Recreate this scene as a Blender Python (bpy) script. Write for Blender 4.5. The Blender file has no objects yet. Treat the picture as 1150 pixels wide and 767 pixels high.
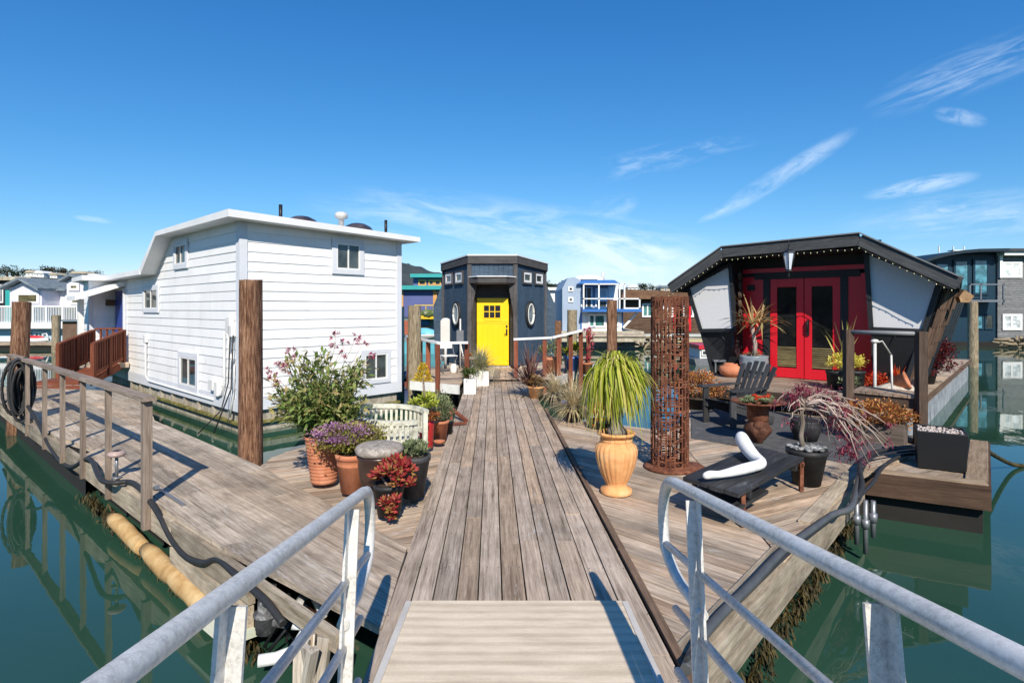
import bpy, bmesh, math, random
from mathutils import Vector, Matrix
V = Vector
PI = math.pi
scene = bpy.context.scene
COL = scene.collection
RNG = random.Random(11)
FPX, CX, CY, EYE = 640.0, 575.0, 347.0, 1.8      # focal length in photo pixels, principal axis, horizon row, eye height
WATER_Z = -0.55

def at(px, py, z=0.0):
    """the point at height z that the photo shows at this pixel"""
    Y = (EYE - z) * FPX / (py - CY)
    return V(((px - CX) / FPX * Y, Y, z))

def lin(r, g, b, k=1.0):
    def f(c):
        c /= 255.0
        return (c / 12.92 if c <= 0.04045 else ((c + 0.055) / 1.055) ** 2.4) * k
    return (f(r), f(g), f(b), 1.0)

def rnd(a, b): return RNG.uniform(a, b)

# ------------------------------------------------------------------ mesh builder
class MB:
    def __init__(self):
        self.v, self.f, self.fv, self.bc, self.sm = [], [], [], [], []
    def add(self, verts, faces, var=None, bc=None, smooth=False):
        n = len(self.v)
        self.v += [tuple(p) for p in verts]
        self.bc += [tuple(p) for p in (bc if bc is not None else verts)]
        var = RNG.random() if var is None else var
        for f in faces:
            self.f.append(tuple(i + n for i in f)); self.fv.append(var); self.sm.append(smooth)
    HEX = [(3, 2, 1, 0), (4, 5, 6, 7), (0, 1, 5, 4), (1, 2, 6, 5), (2, 3, 7, 6), (3, 0, 4, 7)]
    def hex8(self, c, var=None, bc=None):
        self.add(c, MB.HEX, var, bc)
    def obox(self, o, ux, uy, uz, var=None):
        """box from corner o along three edge vectors; grain runs along the longest"""
        o, ux, uy, uz = V(o), V(ux), V(uy), V(uz)
        c = [o, o + ux, o + ux + uy, o + uy]; c = c + [p + uz for p in c]
        l = [ux.length, uy.length, uz.length]
        q = [(0, 0, 0), (l[0], 0, 0), (l[0], l[1], 0), (0, l[1], 0)]; q = q + [(a, b, l[2]) for a, b, _ in q]
        k = l.index(max(l)); r = RNG.random() * 20; r2 = RNG.random() * 20
        order = [k] + [i for i in range(3) if i != k]
        bc = [(p[order[0]] + r2, p[order[1]] + r, p[order[2]] + r) for p in q]
        self.hex8(c, var, bc)
    def box(self, c, s, rz=0.0, var=None):
        """axis box by centre and size, turned about z"""
        R = Matrix.Rotation(rz, 3, 'Z')
        x, y, z = R @ V((s[0], 0, 0)), R @ V((0, s[1], 0)), V((0, 0, s[2]))
        self.obox(V(c) - x / 2 - y / 2 - z / 2, x, y, z, var)
    def beam(self, p, q, w, h, up=(0, 0, 1), var=None):
        p, q = V(p), V(q); d = q - p
        s = d.cross(V(up))
        if s.length < 1e-6: s = d.cross(V((0, 1, 0)))
        s.normalize(); t = s.cross(d).normalized()
        self.obox(p - s * w / 2 - t * h / 2, d, s * w, t * h, var)
    def prism(self, poly, vec, var=None):
        n = len(poly); a = [V(p) for p in poly]; b = [p + V(vec) for p in a]
        self.add(a + b, [tuple(range(n))[::-1], tuple(range(n, 2 * n))] + [(i, (i + 1) % n, n + (i + 1) % n, n + i) for i in range(n)], var)
    def tube(self, pts, r, n=8, cap=True, smooth=True, var=None):
        pts = [V(p) for p in pts]
        rs = [r] * len(pts) if not isinstance(r, (list, tuple)) else list(r)
        t0 = (pts[1] - pts[0]).normalized()
        side = t0.cross(V((0, 0, 1)))
        if side.length < 1e-4: side = t0.cross(V((1, 0, 0)))
        side.normalize()
        vs, bc, L = [], [], RNG.random() * 10
        off = RNG.random() * 10
        for i, p in enumerate(pts):
            if i: L += (pts[i] - pts[i - 1]).length
            a = pts[min(i + 1, len(pts) - 1)] - pts[max(i - 1, 0)]
            t = a.normalized() if a.length > 1e-9 else t0
            side = (side - t * side.dot(t))
            if side.length < 1e-6: side = t.orthogonal()
            side.normalize(); u = t.cross(side)
            for k in range(n):
                w = 2 * PI * k / n
                vs.append(p + (side * math.cos(w) + u * math.sin(w)) * rs[i])
                bc.append((L, off + rs[i] * math.cos(w), off + rs[i] * math.sin(w)))
        fs = []
        for i in range(len(pts) - 1):
            for k in range(n):
                fs.append((i * n + k, i * n + (k + 1) % n, (i + 1) * n + (k + 1) % n, (i + 1) * n + k))
        var = RNG.random() if var is None else var
        self.add(vs, fs, var, bc, smooth)
        if cap:
            m = len(self.v) - len(vs)
            self.f.append(tuple(m + k for k in range(n))[::-1]); self.fv.append(var); self.sm.append(False)
            self.f.append(tuple(m + (len(pts) - 1) * n + k for k in range(n))); self.fv.append(var); self.sm.append(False)
    def lathe(self, prof, c=(0, 0, 0), n=28, flute=None, var=None, square=False, smooth=True):
        c = V(c); vs = []
        for j, (r, z) in enumerate(prof):
            for k in range(n):
                w = 2 * PI * k / n
                rr = r * (1 + flute(w, z) if flute else 1)
                if square:
                    m = max(abs(math.cos(w)), abs(math.sin(w))); rr = r / m ** 0.92
                vs.append(c + V((rr * math.cos(w), rr * math.sin(w), z)))
        fs = [(j * n + k, j * n + (k + 1) % n, (j + 1) * n + (k + 1) % n, (j + 1) * n + k) for j in range(len(prof) - 1) for k in range(n)]
        fs += [tuple(range(n))[::-1], tuple((len(prof) - 1) * n + k for k in range(n))]
        self.add(vs, fs, var, None, smooth)
    def ball(self, c, r, n=8, m=6, sq=(1, 1, 1), rough=0.0, var=None):
        c = V(c); vs = [c + V((0, 0, -r * sq[2]))]
        for j in range(1, m):
            th = PI * j / m
            for k in range(n):
                ph = 2 * PI * k / n; q = r * (1 + rnd(-rough, rough))
                vs.append(c + V((q * sq[0] * math.sin(th) * math.cos(ph), q * sq[1] * math.sin(th) * math.sin(ph), -q * sq[2] * math.cos(th))))
        vs.append(c + V((0, 0, r * sq[2]))); e = len(vs) - 1
        fs = [(0, 1 + (k + 1) % n, 1 + k) for k in range(n)]
        for j in range(m - 2):
            for k in range(n):
                fs.append((1 + j * n + k, 1 + j * n + (k + 1) % n, 1 + (j + 1) * n + (k + 1) % n, 1 + (j + 1) * n + k))
        fs += [(e, 1 + (m - 2) * n + k, 1 + (m - 2) * n + (k + 1) % n) for k in range(n)]
        self.add(vs, fs, var, None, True)
    def leaf(self, p, d, L, W, droop=0.3, var=None, up=(0, 0, 1)):
        """one folded leaf of two quads and a tip"""
        p, d = V(p), V(d).normalized()
        s = d.cross(V(up))
        if s.length < 1e-3: s = d.orthogonal()
        s.normalize()
        s = (s + d.cross(s) * rnd(-.6, .6)).normalized()
        q = p + d * L * .5
        e = p + d * L * .95 + V((0, 0, -droop * L))
        self.add([p, q + s * W / 2, q - s * W / 2, e], [(0, 1, 2), (1, 3, 2)], var)
    def blade(self, p, d, L, W, droop=0.8, segs=4, var=None, grav=(0, 0, -1)):
        """long strap leaf bending under its weight"""
        p, d = V(p), V(d).normalized(); g = V(grav)
        s = d.cross(V((0, 0, 1)))
        if s.length < 1e-3: s = V((1, 0, 0))
        s.normalize()
        pts, cur, dd = [p], p.copy(), d.copy()
        for i in range(segs):
            dd = (dd + g * droop / segs * (0.4 + 1.2 * i / segs)).normalized()
            cur = cur + dd * L / segs; pts.append(cur.copy())
        vs, n = [], len(pts)
        for i, q in enumerate(pts):
            t = i / (n - 1); w = W * (0.7 + 0.3 * min(1, t * 4)) * (1 - t ** 2.2) + W * .06
            vs += [q - s * w / 2, q + s * w / 2]
        self.add(vs, [(2 * i, 2 * i + 1, 2 * i + 3, 2 * i + 2) for i in range(n - 1)], var, None, True)
        return pts
    def build(self, name, mat, parent=None, recalc=True, world=False, loc=None, bevel=0.0):
        me = bpy.data.meshes.new(name)
        vs = self.v
        if world and parent is not None:
            M = parent.matrix_basis.inverted(); vs = [tuple(M @ V(p)) for p in vs]
        if loc is not None:
            vs = [tuple(V(p) - V(loc)) for p in vs]
        me.from_pydata(vs, [], self.f)
        me.polygons.foreach_set('use_smooth', self.sm)
        a = me.attributes.new('v', 'FLOAT', 'FACE'); a.data.foreach_set('value', self.fv)
        b = me.attributes.new('bc', 'FLOAT_VECTOR', 'POINT'); b.data.foreach_set('vector', [x for p in self.bc for x in p])
        if recalc:
            bm = bmesh.new(); bm.from_mesh(me); bmesh.ops.recalc_face_normals(bm, faces=bm.faces); bm.to_mesh(me); bm.free()
        me.materials.append(mat); me.update()
        o = bpy.data.objects.new(name, me); COL.objects.link(o)
        if parent is not None: o.parent = parent
        if loc is not None: o.location = loc
        if bevel:
            m = o.modifiers.new('edge', 'BEVEL'); m.width = bevel; m.segments = 2; m.limit_method = 'ANGLE'; m.angle_limit = 0.7
        return o

def thing(name, label, cat, loc=(0, 0, 0), rz=0.0, group=None):
    o = bpy.data.objects.new(name, None); COL.objects.link(o)
    o.empty_display_size = 0.1
    o.matrix_basis = Matrix.Translation(V(loc)) @ Matrix.Rotation(rz, 4, 'Z')
    return tag(o, label, cat, group)
def tag(o, label, cat, group=None):
    o['label'] = label; o['category'] = cat
    if group: o['group'] = group
    return o
def struct(o):
    o['kind'] = 'structure'; return o

# ------------------------------------------------------------------ materials
def nm(name):
    m = bpy.data.materials.new(name); m.use_nodes = True
    nt = m.node_tree
    return m, nt, nt.nodes['Principled BSDF']
def N(nt, t, **kw):
    n = nt.nodes.new(t)
    for k, x in kw.items():
        if k in n.inputs: n.inputs[k].default_value = x
        else: setattr(n, k, x)
    return n
def attr(nt, name):
    n = nt.nodes.new('ShaderNodeAttribute'); n.attribute_name = name; return n
def noise(nt, vec, scale, detail=4, rough=.6, sc=None, dist=0.0):
    if sc is not None:
        mp = nt.nodes.new('ShaderNodeMapping'); mp.inputs['Scale'].default_value = sc
        nt.links.new(vec, mp.inputs['Vector']); vec = mp.outputs['Vector']
    n = nt.nodes.new('ShaderNodeTexNoise')
    n.inputs['Scale'].default_value = scale; n.inputs['Detail'].default_value = detail
    n.inputs['Roughness'].default_value = rough; n.inputs['Distortion'].default_value = dist
    nt.links.new(vec, n.inputs['Vector']); return n.outputs['Fac']
def ramp(nt, fac, stops):
    r = nt.nodes.new('ShaderNodeValToRGB'); el = r.color_ramp.elements
    while len(el) < len(stops): el.new(0.5)
    for e, (p, c) in zip(el, stops):
        e.position = p; e.color = c if len(c) == 4 else (*c, 1)
    nt.links.new(fac, r.inputs['Fac']); return r.outputs['Color']
def g(x): return (x, x, x, 1)
def mixc(nt, fac, a, b, mode='MIX'):
    m = nt.nodes.new('ShaderNodeMix'); m.data_type = 'RGBA'; m.blend_type = mode
    for sock, val in ((m.inputs[0], fac), (m.inputs[6], a), (m.inputs[7], b)):
        if hasattr(val, 'is_output') : nt.links.new(val, sock)
        else: sock.default_value = val
    return m.outputs[2]
def bump(nt, b, h, strength, dist=0.01):
    n = nt.nodes.new('ShaderNodeBump'); n.inputs['Strength'].default_value = strength; n.inputs['Distance'].default_value = dist
    nt.links.new(h, n.inputs['Height']); nt.links.new(n.outputs['Normal'], b.inputs['Normal'])
def objco(nt):
    return nt.nodes.new('ShaderNodeTexCoord').outputs['Object']
def geoco(nt):
    return nt.nodes.new('ShaderNodeNewGeometry').outputs['Position']
MATS = {}
def wood(name, dark, light, tint=None, rough=.85, grain=26, var=.35, bm=.5, scuff=0.0, blotch=.35, scuffc=(.6, .58, .55, 1)):
    """boards: grain along each board, a tone of its own per board, blotches and pale scuffs of wear"""
    if name in MATS: return MATS[name]
    m, nt, b = nm(name); L = nt.links
    bc = attr(nt, 'bc').outputs['Vector']; v = attr(nt, 'v').outputs['Fac']
    gr = noise(nt, bc, 1.0, 6, .68, (1.3, grain, grain), .3)
    fine = noise(nt, bc, 1.0, 5, .7, (5, grain * 5, grain * 5))
    c = ramp(nt, gr, [(.28, dark), (.46, tuple(a * .42 + q * .58 for a, q in zip(dark, light))), (.70, light)])
    c = mixc(nt, .5, c, ramp(nt, fine, [(.35, g(.2)), (.62, g(1.05))]), 'MULTIPLY')
    bl = noise(nt, geoco(nt), 2.3, 4, .65)
    c = mixc(nt, blotch, c, ramp(nt, bl, [(.35, g(.45)), (.62, g(1.15))]), 'MULTIPLY')
    c = mixc(nt, 1.0, c, ramp(nt, v, [(0, g(1 - var)), (1, g(1 + var * .4))]), 'MULTIPLY')
    if tint is not None:
        vv = N(nt, 'ShaderNodeMath', operation='MULTIPLY'); vv.inputs[1].default_value = 7.31; L.new(v, vv.inputs[0])
        fr = N(nt, 'ShaderNodeMath', operation='FRACT'); L.new(vv.outputs[0], fr.inputs[0])
        c = mixc(nt, ramp(nt, fr.outputs[0], [(.4, g(0)), (1, g(.75))]), c, tint, 'MULTIPLY')
    if scuff > 0:
        s1 = noise(nt, bc, 1.0, 5, .75, (4, 22, 22), .6); s2 = noise(nt, geoco(nt), 1.7, 3, .6)
        k = mixc(nt, 1.0, ramp(nt, s1, [(.56, g(0)), (.70, g(1))]), ramp(nt, s2, [(.42, g(0)), (.62, g(scuff))]), 'MULTIPLY')
        c = mixc(nt, k, c, scuffc)
    L.new(c, b.inputs['Base Color'])
    b.inputs['Roughness'].default_value = rough; b.inputs['Specular IOR Level'].default_value = .25
    h = mixc(nt, .5, gr, fine); bump(nt, b, h, bm, .006)
    MATS[name] = m; return m
def paint(name, c, rough=.5, dirt=.12, scale=3.0, bm=.08, spec=.4, metal=0.0, dirtc=None):
    if name in MATS: return MATS[name]
    m, nt, b = nm(name); L = nt.links
    co = objco(nt)
    n1 = noise(nt, co, scale, 6, .65); n2 = noise(nt, co, scale * 14, 4, .6)
    d = dirtc or tuple(x * .55 for x in c[:3]) + (1,)
    col = mixc(nt, ramp(nt, n1, [(.42, g(0)), (.75, g(min(1, dirt * 2.5)))]), c, d)
    col = mixc(nt, dirt, col, ramp(nt, n2, [(.3, g(.6)), (.6, g(1))]), 'MULTIPLY')
    v = attr(nt, 'v').outputs['Fac']
    col = mixc(nt, 1.0, col, ramp(nt, v, [(0, g(.93)), (1, g(1.0))]), 'MULTIPLY')
    L.new(col, b.inputs['Base Color']); b.inputs['Roughness'].default_value = rough
    b.inputs['Specular IOR Level'].default_value = spec; b.inputs['Metallic'].default_value = metal
    if bm: bump(nt, b, n2, bm, .004)
    MATS[name] = m; return m
def leafm(name, cols, trans=.35, rough=.55):
    """leaves: the tone of each leaf from its own value"""
    if name in MATS: return MATS[name]
    m, nt, b = nm(name); L = nt.links
    v = attr(nt, 'v').outputs['Fac']
    c = ramp(nt, v, [(i / max(1, len(cols) - 1), q) for i, q in enumerate(cols)])
    L.new(c, b.inputs['Base Color']); b.inputs['Roughness'].default_value = rough; b.inputs['Specular IOR Level'].default_value = .3
    t = nt.nodes.new('ShaderNodeBsdfTranslucent'); L.new(c, t.inputs['Color'])
    mx = nt.nodes.new('ShaderNodeMixShader'); mx.inputs[0].default_value = trans
    L.new(b.outputs[0], mx.inputs[1]); L.new(t.outputs[0], mx.inputs[2])
    L.new(mx.outputs[0], nt.nodes['Material Output'].inputs['Surface'])
    MATS[name] = m; return m
def mottled(name, stops, scale=6, rough=.85, bm=.4, dist=.01, metal=0.0, detail=8, streak=None, spec=.3):
    if name in MATS: return MATS[name]
    m, nt, b = nm(name); L = nt.links
    n1 = noise(nt, objco(nt), scale, detail, .7, streak, .4)
    L.new(ramp(nt, n1, stops), b.inputs['Base Color']); b.inputs['Roughness'].default_value = rough
    b.inputs['Metallic'].default_value = metal; b.inputs['Specular IOR Level'].default_value = spec
    bump(nt, b, n1, bm, dist); MATS[name] = m; return m
def glass(name, c=(.02, .025, .03, 1), rough=.04, spec=.8):
    if name in MATS: return MATS[name]
    m, nt, b = nm(name)
    n1 = noise(nt, objco(nt), 2.2, 3, .6)
    nt.links.new(ramp(nt, n1, [(.35, tuple(x * .5 for x in c[:3])), (.65, tuple(min(1, x * 1.7) for x in c[:3]))]), b.inputs['Base Color'])
    b.inputs['Roughness'].default_value = rough; b.inputs['Specular IOR Level'].default_value = spec
    MATS[name] = m; return m
# ------------------------------------------------------------------ shared materials
M_WALK = wood('walk boards', (.175, .128, .092), (.64, .52, .415), tint=(1.0, .88, .74, 1), grain=30, var=.27, scuff=.6, blotch=.38, bm=.6)
M_PIER = wood('pier boards', (.20, .152, .11), (.67, .56, .44), tint=(1.0, .90, .82, 1), grain=24, var=.3, scuff=.85, blotch=.5, bm=.6)
M_PATIO = wood('patio boards', (.18, .12, .08), (.74, .60, .46), tint=(1.0, .87, .77, 1), grain=24, var=.42, scuff=.9, blotch=.4, bm=.6)
M_FASCIA = wood('fascia boards', (.22, .165, .11), (.64, .54, .41), grain=18, var=.3, scuff=.5, blotch=.6, bm=.6)
M_DKTRIM = wood('dark edging', (.08, .05, .033), (.26, .17, .115), grain=20, var=.2, bm=.5)
M_POST = wood('weathered post', (.15, .105, .08), (.44, .35, .28), grain=30, var=.15, bm=.6)
M_PILE = mottled('piling wood', [(.30, (.018, .007, .004)), (.44, (.11, .05, .028)), (.58, (.27, .145, .085)), (.74, (.48, .34, .24))], 16, .9, 1.0, .02, streak=(3, 3, .28))
M_PILEG = mottled('pale piling wood', [(.30, (.05, .038, .02)), (.44, (.20, .155, .10)), (.58, (.38, .31, .21)), (.74, (.56, .48, .36))], 16, .9, 1.0, .02, streak=(3, 3, .28))
M_RED = wood('redwood stain', (.14, .035, .018), (.31, .10, .055), grain=20, var=.3, bm=.3, blotch=.25)
M_BROWN = wood('brown stain', (.045, .028, .02), (.14, .095, .07), grain=22, var=.25, bm=.3)
M_BLK = paint('black plastic', (.012, .012, .013, 1), rough=.45, dirt=.2)
M_CABLE = paint('cable rubber', (.03, .03, .032, 1), rough=.6, dirt=.3, scale=8)
M_PVC = paint('white pipe', (.75, .75, .74, 1), rough=.45, dirt=.15)
M_UNDER = paint('float shade black', (.018, .017, .015, 1), rough=.9, dirt=.3)  # near-black colour stands in for the shade under decks and hulls
M_SLIME = mottled('slime', [(.3, (.012, .010, .004)), (.5, (.05, .038, .012)), (.62, (.11, .078, .022)), (.75, (.035, .036, .012))], 9, .6, .8, .03)
M_CONC = mottled('old concrete', [(.3, (.16, .14, .11)), (.5, (.38, .34, .28)), (.7, (.52, .48, .42))], 5, .9, .5, .02, streak=(2, 2, .8))

def galv():
    m, nt, b = nm('galvanised'); L = nt.links
    co = objco(nt)
    n1 = noise(nt, co, 60, 5, .7); n2 = noise(nt, co, 7, 4, .6); n3 = noise(nt, co, 300, 2, .5)
    c = ramp(nt, n1, [(.32, (.40, .385, .36)), (.5, (.58, .56, .52)), (.68, (.70, .67, .62))])
    c = mixc(nt, ramp(nt, n2, [(.45, g(0)), (.7, g(.5))]), c, (.80, .80, .80, 1))
    c = mixc(nt, ramp(nt, n3, [(.60, g(0)), (.68, g(.45))]), c, (.9, .9, .88, 1)); n4 = noise(nt, co, 3, 6, .75, (1, 1, 4))
    c = mixc(nt, ramp(nt, n4, [(.64, g(0)), (.74, g(.55))]), c, (.30, .20, .13, 1))
    L.new(c, b.inputs['Base Color']); b.inputs['Metallic'].default_value = .12
    L.new(ramp(nt, n2, [(.3, g(.34)), (.7, g(.55))]), b.inputs['Roughness']); bump(nt, b, n1, .12, .002)
    return m
M_GALV = galv()

def water_mat():
    m, nt, b = nm('harbour water'); L = nt.links
    co = geoco(nt)
    n1 = noise(nt, co, .35, 3, .5)
    L.new(ramp(nt, n1, [(.3, (.018, .056, .036)), (.7, (.030, .080, .050))]), b.inputs['Base Color'])
    b.inputs['Roughness'].default_value = .015; b.inputs['IOR'].default_value = 1.42; b.inputs['Specular IOR Level'].default_value = .6
    n2 = noise(nt, co, 2.2, 3, .55, (1.0, .7, 1)); n3 = noise(nt, co, .5, 2, .5)
    h = mixc(nt, .5, n2, n3); bump(nt, b, h, .06, .06)
    return m

# ------------------------------------------------------------------ water, land
mb = MB(); s = 6000
mb.add([(-s, -s, 0), (s, -s, 0), (s, s, 0), (-s, s, 0)], [(0, 1, 2, 3)])
struct(mb.build('water', water_mat(), loc=(0, 0, 0))).location = (0, 0, WATER_Z)

def hillm(name, a, b_, c_, scale):
    return mottled(name, [(.35, a), (.5, b_), (.66, c_)], scale, .95, .3, 1.0)
def hill(name, cols, y, prof, depth, scale, mat):
    """ridge with a rounded back: prof holds (photo column, photo row) of its skyline at distance y"""
    mb = MB(); pts = []
    n = 90
    for i in range(n + 1):
        t = i / n * (len(prof) - 1); k = min(int(t), len(prof) - 2); f = t - k
        px = prof[k][0] * (1 - f) + prof[k + 1][0] * f; f2 = f * f * (3 - 2 * f)
        py = prof[k][1] * (1 - f2) + prof[k + 1][1] * f2
        pts.append(((px - CX) / FPX * y, (CY - py) / FPX * y + EYE))
    rows = 12; vs = []
    for j in range(rows + 1):
        a = j / rows; hh = math.sin(min(1, a * 1.6) * PI / 2) if a < .63 else math.cos((a - .63) / .37 * PI / 2)
        for (x, z) in pts:
            vs.append((x * (1 + a * depth / y * .6), y + (a - .62) * depth + math.sin(x * .02) * depth * .05, WATER_Z - 1 + (z - WATER_Z + 1) * hh * (1 + .06 * math.sin(x * 13.7 / y + j * 1.9) + rnd(-.012, .012))))
    w = n + 1
    mb.add(vs, [(j * w + i, j * w + i + 1, (j + 1) * w + i + 1, (j + 1) * w + i) for j in range(rows) for i in range(n)], smooth=True)
    return struct(mb.build(name, mat))
hill('mountain', None, 2600, [(330, 330), (400, 318), (440, 305), (458, 301), (468, 298), (476, 297), (486, 300), (500, 306), (530, 314), (600, 320), (640, 323), (720, 329), (800, 335), (900, 338), (1010, 341)], 1300, 1,
     hillm('mountain scrub', (.028, .040, .048), (.045, .058, .062), (.065, .075, .074), .02))
hill('hillside', None, 330, [(-260, 318), (-120, 308), (-40, 307), (0, 308), (40, 310), (80, 312), (140, 318), (200, 326), (300, 334), (420, 339), (600, 340), (760, 338), (900, 339), (1050, 338), (1150, 336), (1300, 334), (1500, 339)], 150, 1,
     hillm('hillside scrub', (.025, .035, .014), (.05, .062, .024), (.14, .12, .06), .12))

# ------------------------------------------------------------------ board decks
def clip_x(poly, y0):
    """interval of a convex polygon along x at height y0"""
    xs = []
    n = len(poly)
    for i in range(n):
        (x1, y1), (x2, y2) = poly[i], poly[(i + 1) % n]
        if (y1 <= y0 < y2) or (y2 <= y0 < y1):
            xs.append(x1 + (x2 - x1) * (y0 - y1) / (y2 - y1))
    return (min(xs), max(xs)) if len(xs) >= 2 else None
def boards(mb, poly, d, w, z=0.0, t=.04, gap=.006, cut=(2.4, 4.2), jit=.003, wj=0.0):
    """fill a convex plan polygon with planks along direction d"""
    d = V((d[0], d[1], 0)).normalized(); s = V((-d.y, d.x, 0))
    q = [((d.x * x + d.y * y), (s.x * x + s.y * y)) for x, y in poly]
    lo, hi = min(p[1] for p in q), max(p[1] for p in q)
    y = lo + .002
    while y < hi - .02:
        ww = min(w * (1 + rnd(-wj, wj)), hi - .002 - y)
        a, b = clip_x(q, y + gap / 2), clip_x(q, y + ww - gap / 2)
        mid = clip_x(q, y + ww / 2)
        if mid and (a or b):
            a = a or b; b = b or a
            x0, x1 = min(a[0], b[0]), max(a[1], b[1])
            cuts = []; c = x0 + rnd(.4, cut[1])
            while c < x1 - .5: cuts.append(c); c += rnd(*cut)
            edges = [None] + cuts + [None]
            for i in range(len(edges) - 1):
                l0, l1 = (a[0], b[0]) if edges[i] is None else (edges[i] + .002, edges[i] + .002)
                r0, r1 = (a[1], b[1]) if edges[i + 1] is None else (edges[i + 1] - .002, edges[i + 1] - .002)
                if r0 - l0 < .03 and r1 - l1 < .03: continue
                zz = z + rnd(-jit, jit); zz2 = z + rnd(-jit, jit)
                P4 = [(l0, y + gap / 2, zz), (r0, y + gap / 2, zz2), (r1, y + ww - gap / 2, zz2), (l1, y + ww - gap / 2, zz)]
                top = [d * u + s * v_ + V((0, 0, k)) for u, v_, k in P4]
                bot = [p - V((0, 0, t)) for p in top]
                r = RNG.random() * 30; r2 = RNG.random() * 30
                bc = [(u + r2, v_ + r, k - t) for u, v_, k in P4] + [(u + r2, v_ + r, k) for u, v_, k in P4]
                mb.hex8(bot + top, None, bc)
        y += ww
def slab(mb, poly, z0, z1, var=.5):
    mb.prism([(x, y, z0) for x, y in poly], (0, 0, z1 - z0), var)

WD = V((-.035, 1, 0)).normalized()
def walk(s_, y): return (s_ - .035 * y, y)
GA, GB = V((.673, .740, 0)), V((-.740, .673, 0))         # the two axes of the berths
# main walkway
mb = MB()
boards(mb, [walk(-.63, 1.6), walk(.93, 1.6), walk(.93, 14.2), walk(-.63, 14.2)], WD, .142, jit=.005, gap=.009, cut=(2.0, 4.2), wj=.08)
nb0 = len(mb.f)
yy_ = 2.75
while yy_ < 9.5:
    for k in range(11):
        for q in (-.045, .045):
            x0 = -.63 + (k + .5) * .142 + q + rnd(-.012, .012); x, y = walk(x0, yy_ + rnd(-.02, .02)); r = .0045
            mb.add([(x + r * math.cos(w * 1.047), y + r * math.sin(w * 1.047), .0042) for w in range(6)], [(0, 1, 2, 3, 4, 5)], .5)
    yy_ += .61
wk = struct(mb.build('boardwalk', M_WALK, recalc=False)); wk.data.materials.append(paint('screw heads', (.03, .025, .022, 1), .6))
for p_ in list(wk.data.polygons)[nb0:]: p_.material_index = 1
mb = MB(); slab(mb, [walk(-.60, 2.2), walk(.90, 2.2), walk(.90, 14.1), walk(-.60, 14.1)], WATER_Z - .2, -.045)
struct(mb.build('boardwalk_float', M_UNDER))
mb = MB()
y = 2.3
while y < 10.2:
    y2 = y + rnd(1.6, 2.6)
    mb.beam(V((*walk(.966, y), .0)), V((*walk(.966, y2 - .02), .0)), .05, .035); y = y2
struct(mb.build('edging_strip', M_DKTRIM))
# left finger pier
PA = [(-.72, 3.0), (-.80, 4.50), (-5.88, 9.3), (-5.25, 7.0)]
PB = [(-5.25, 7.0), (-5.88, 9.3), (-8.0, 12.35), (-12.3, 13.2)]
mb = MB()
boards(mb, PA, (-.75, .70), .19, z=.012, jit=.004, gap=.005)
boards(mb, PB, (-.75, .70), .19, z=.012, jit=.004, gap=.005)
struct(mb.build('finger_pier', M_PIER))
mb = MB()
for p, q in (((-1.78, 3.936), (-2.9, 4.925)), ((-2.91, 4.934), (-5.25, 7.0)), ((-5.25, 7.0), (-8.7, 10.0)), ((-8.71, 10.01), (-12.3, 13.2))):
    for k, zz in enumerate((-.13, -.345) if p[0] > -2 else (-.13,)):
        o = V((-.0123, -.0136, 0)) * (1 + k * .5)
        mb.beam(V((*p, zz)) + o, V((*q, zz + rnd(-.01, .01))) + o, .05, .205)
mb.beam((-.98, 3.22, -.085), (-1.76, 3.91, -.085), .04, .11)
for p, q in (((-2.9, 6.52), (-5.88, 9.34)), ((-5.9, 9.36), (-8.0, 12.35))):
    mb.beam(V((*p, -.14)), V((*q, -.14)), .05, .22)
struct(mb.build('pier_fascia', M_FASCIA))
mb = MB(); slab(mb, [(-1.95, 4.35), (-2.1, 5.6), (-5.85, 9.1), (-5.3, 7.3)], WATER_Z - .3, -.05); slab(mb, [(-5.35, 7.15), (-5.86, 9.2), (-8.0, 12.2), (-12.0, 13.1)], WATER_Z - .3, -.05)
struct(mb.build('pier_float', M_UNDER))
# deck with the potted plants, between pier and boardwalk
PD = [(-.76, 4.36), (-.94, 9.6), (-2.2, 8.75), (-3.0, 7.2), (-2.93, 6.40)]
mb = MB(); boards(mb, PD, (.90, .43), .15, z=-.048, jit=.005, gap=.010, wj=.1, t=.03)
struct(mb.build('planter_deck', M_PATIO))
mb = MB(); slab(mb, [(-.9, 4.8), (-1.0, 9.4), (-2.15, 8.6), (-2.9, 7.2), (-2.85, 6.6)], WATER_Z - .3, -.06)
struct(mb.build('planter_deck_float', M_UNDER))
# right patio deck
mb = MB()
R1 = [(.905, 2.85), (3.55, 5.95), (1.95, 7.75), (.70, 8.75)]
R2 = [(3.55, 5.95), (4.05, 6.5), (2.55, 8.0), (1.95, 7.75)]
boards(mb, [walk(1.0, 2.98), (1.93, 4.05), (2.35, 8.4), walk(1.0, 9.6)], (.72, -.69), .14, z=-.006, jit=.005, gap=.009, wj=.12)
boards(mb, [(1.945, 4.07), (3.75, 6.17), (3.9, 7.0), (2.36, 8.36)], (.88, .47), .14, z=-.006, jit=.005, gap=.009, wj=.12)
boards(mb, [(3.9, 7.0), (3.77, 6.17), (5.7, 7.6), (5.2, 9.6), (3.9, 11.9), (2.40, 8.45)], (.88, .47), .15, z=-.008, jit=.003)
struct(mb.build('patio_deck', M_PATIO))
mb = MB()
for k, (zz, off, hh) in enumerate(((-.085, .022, .15), (-.215, .03, .10))):
    o = V((.76, -.65, 0)) * off
    mb.beam(V((.93, 2.92, zz)) + o, V((3.80, 6.24, zz)) + o, .05, hh)
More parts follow.
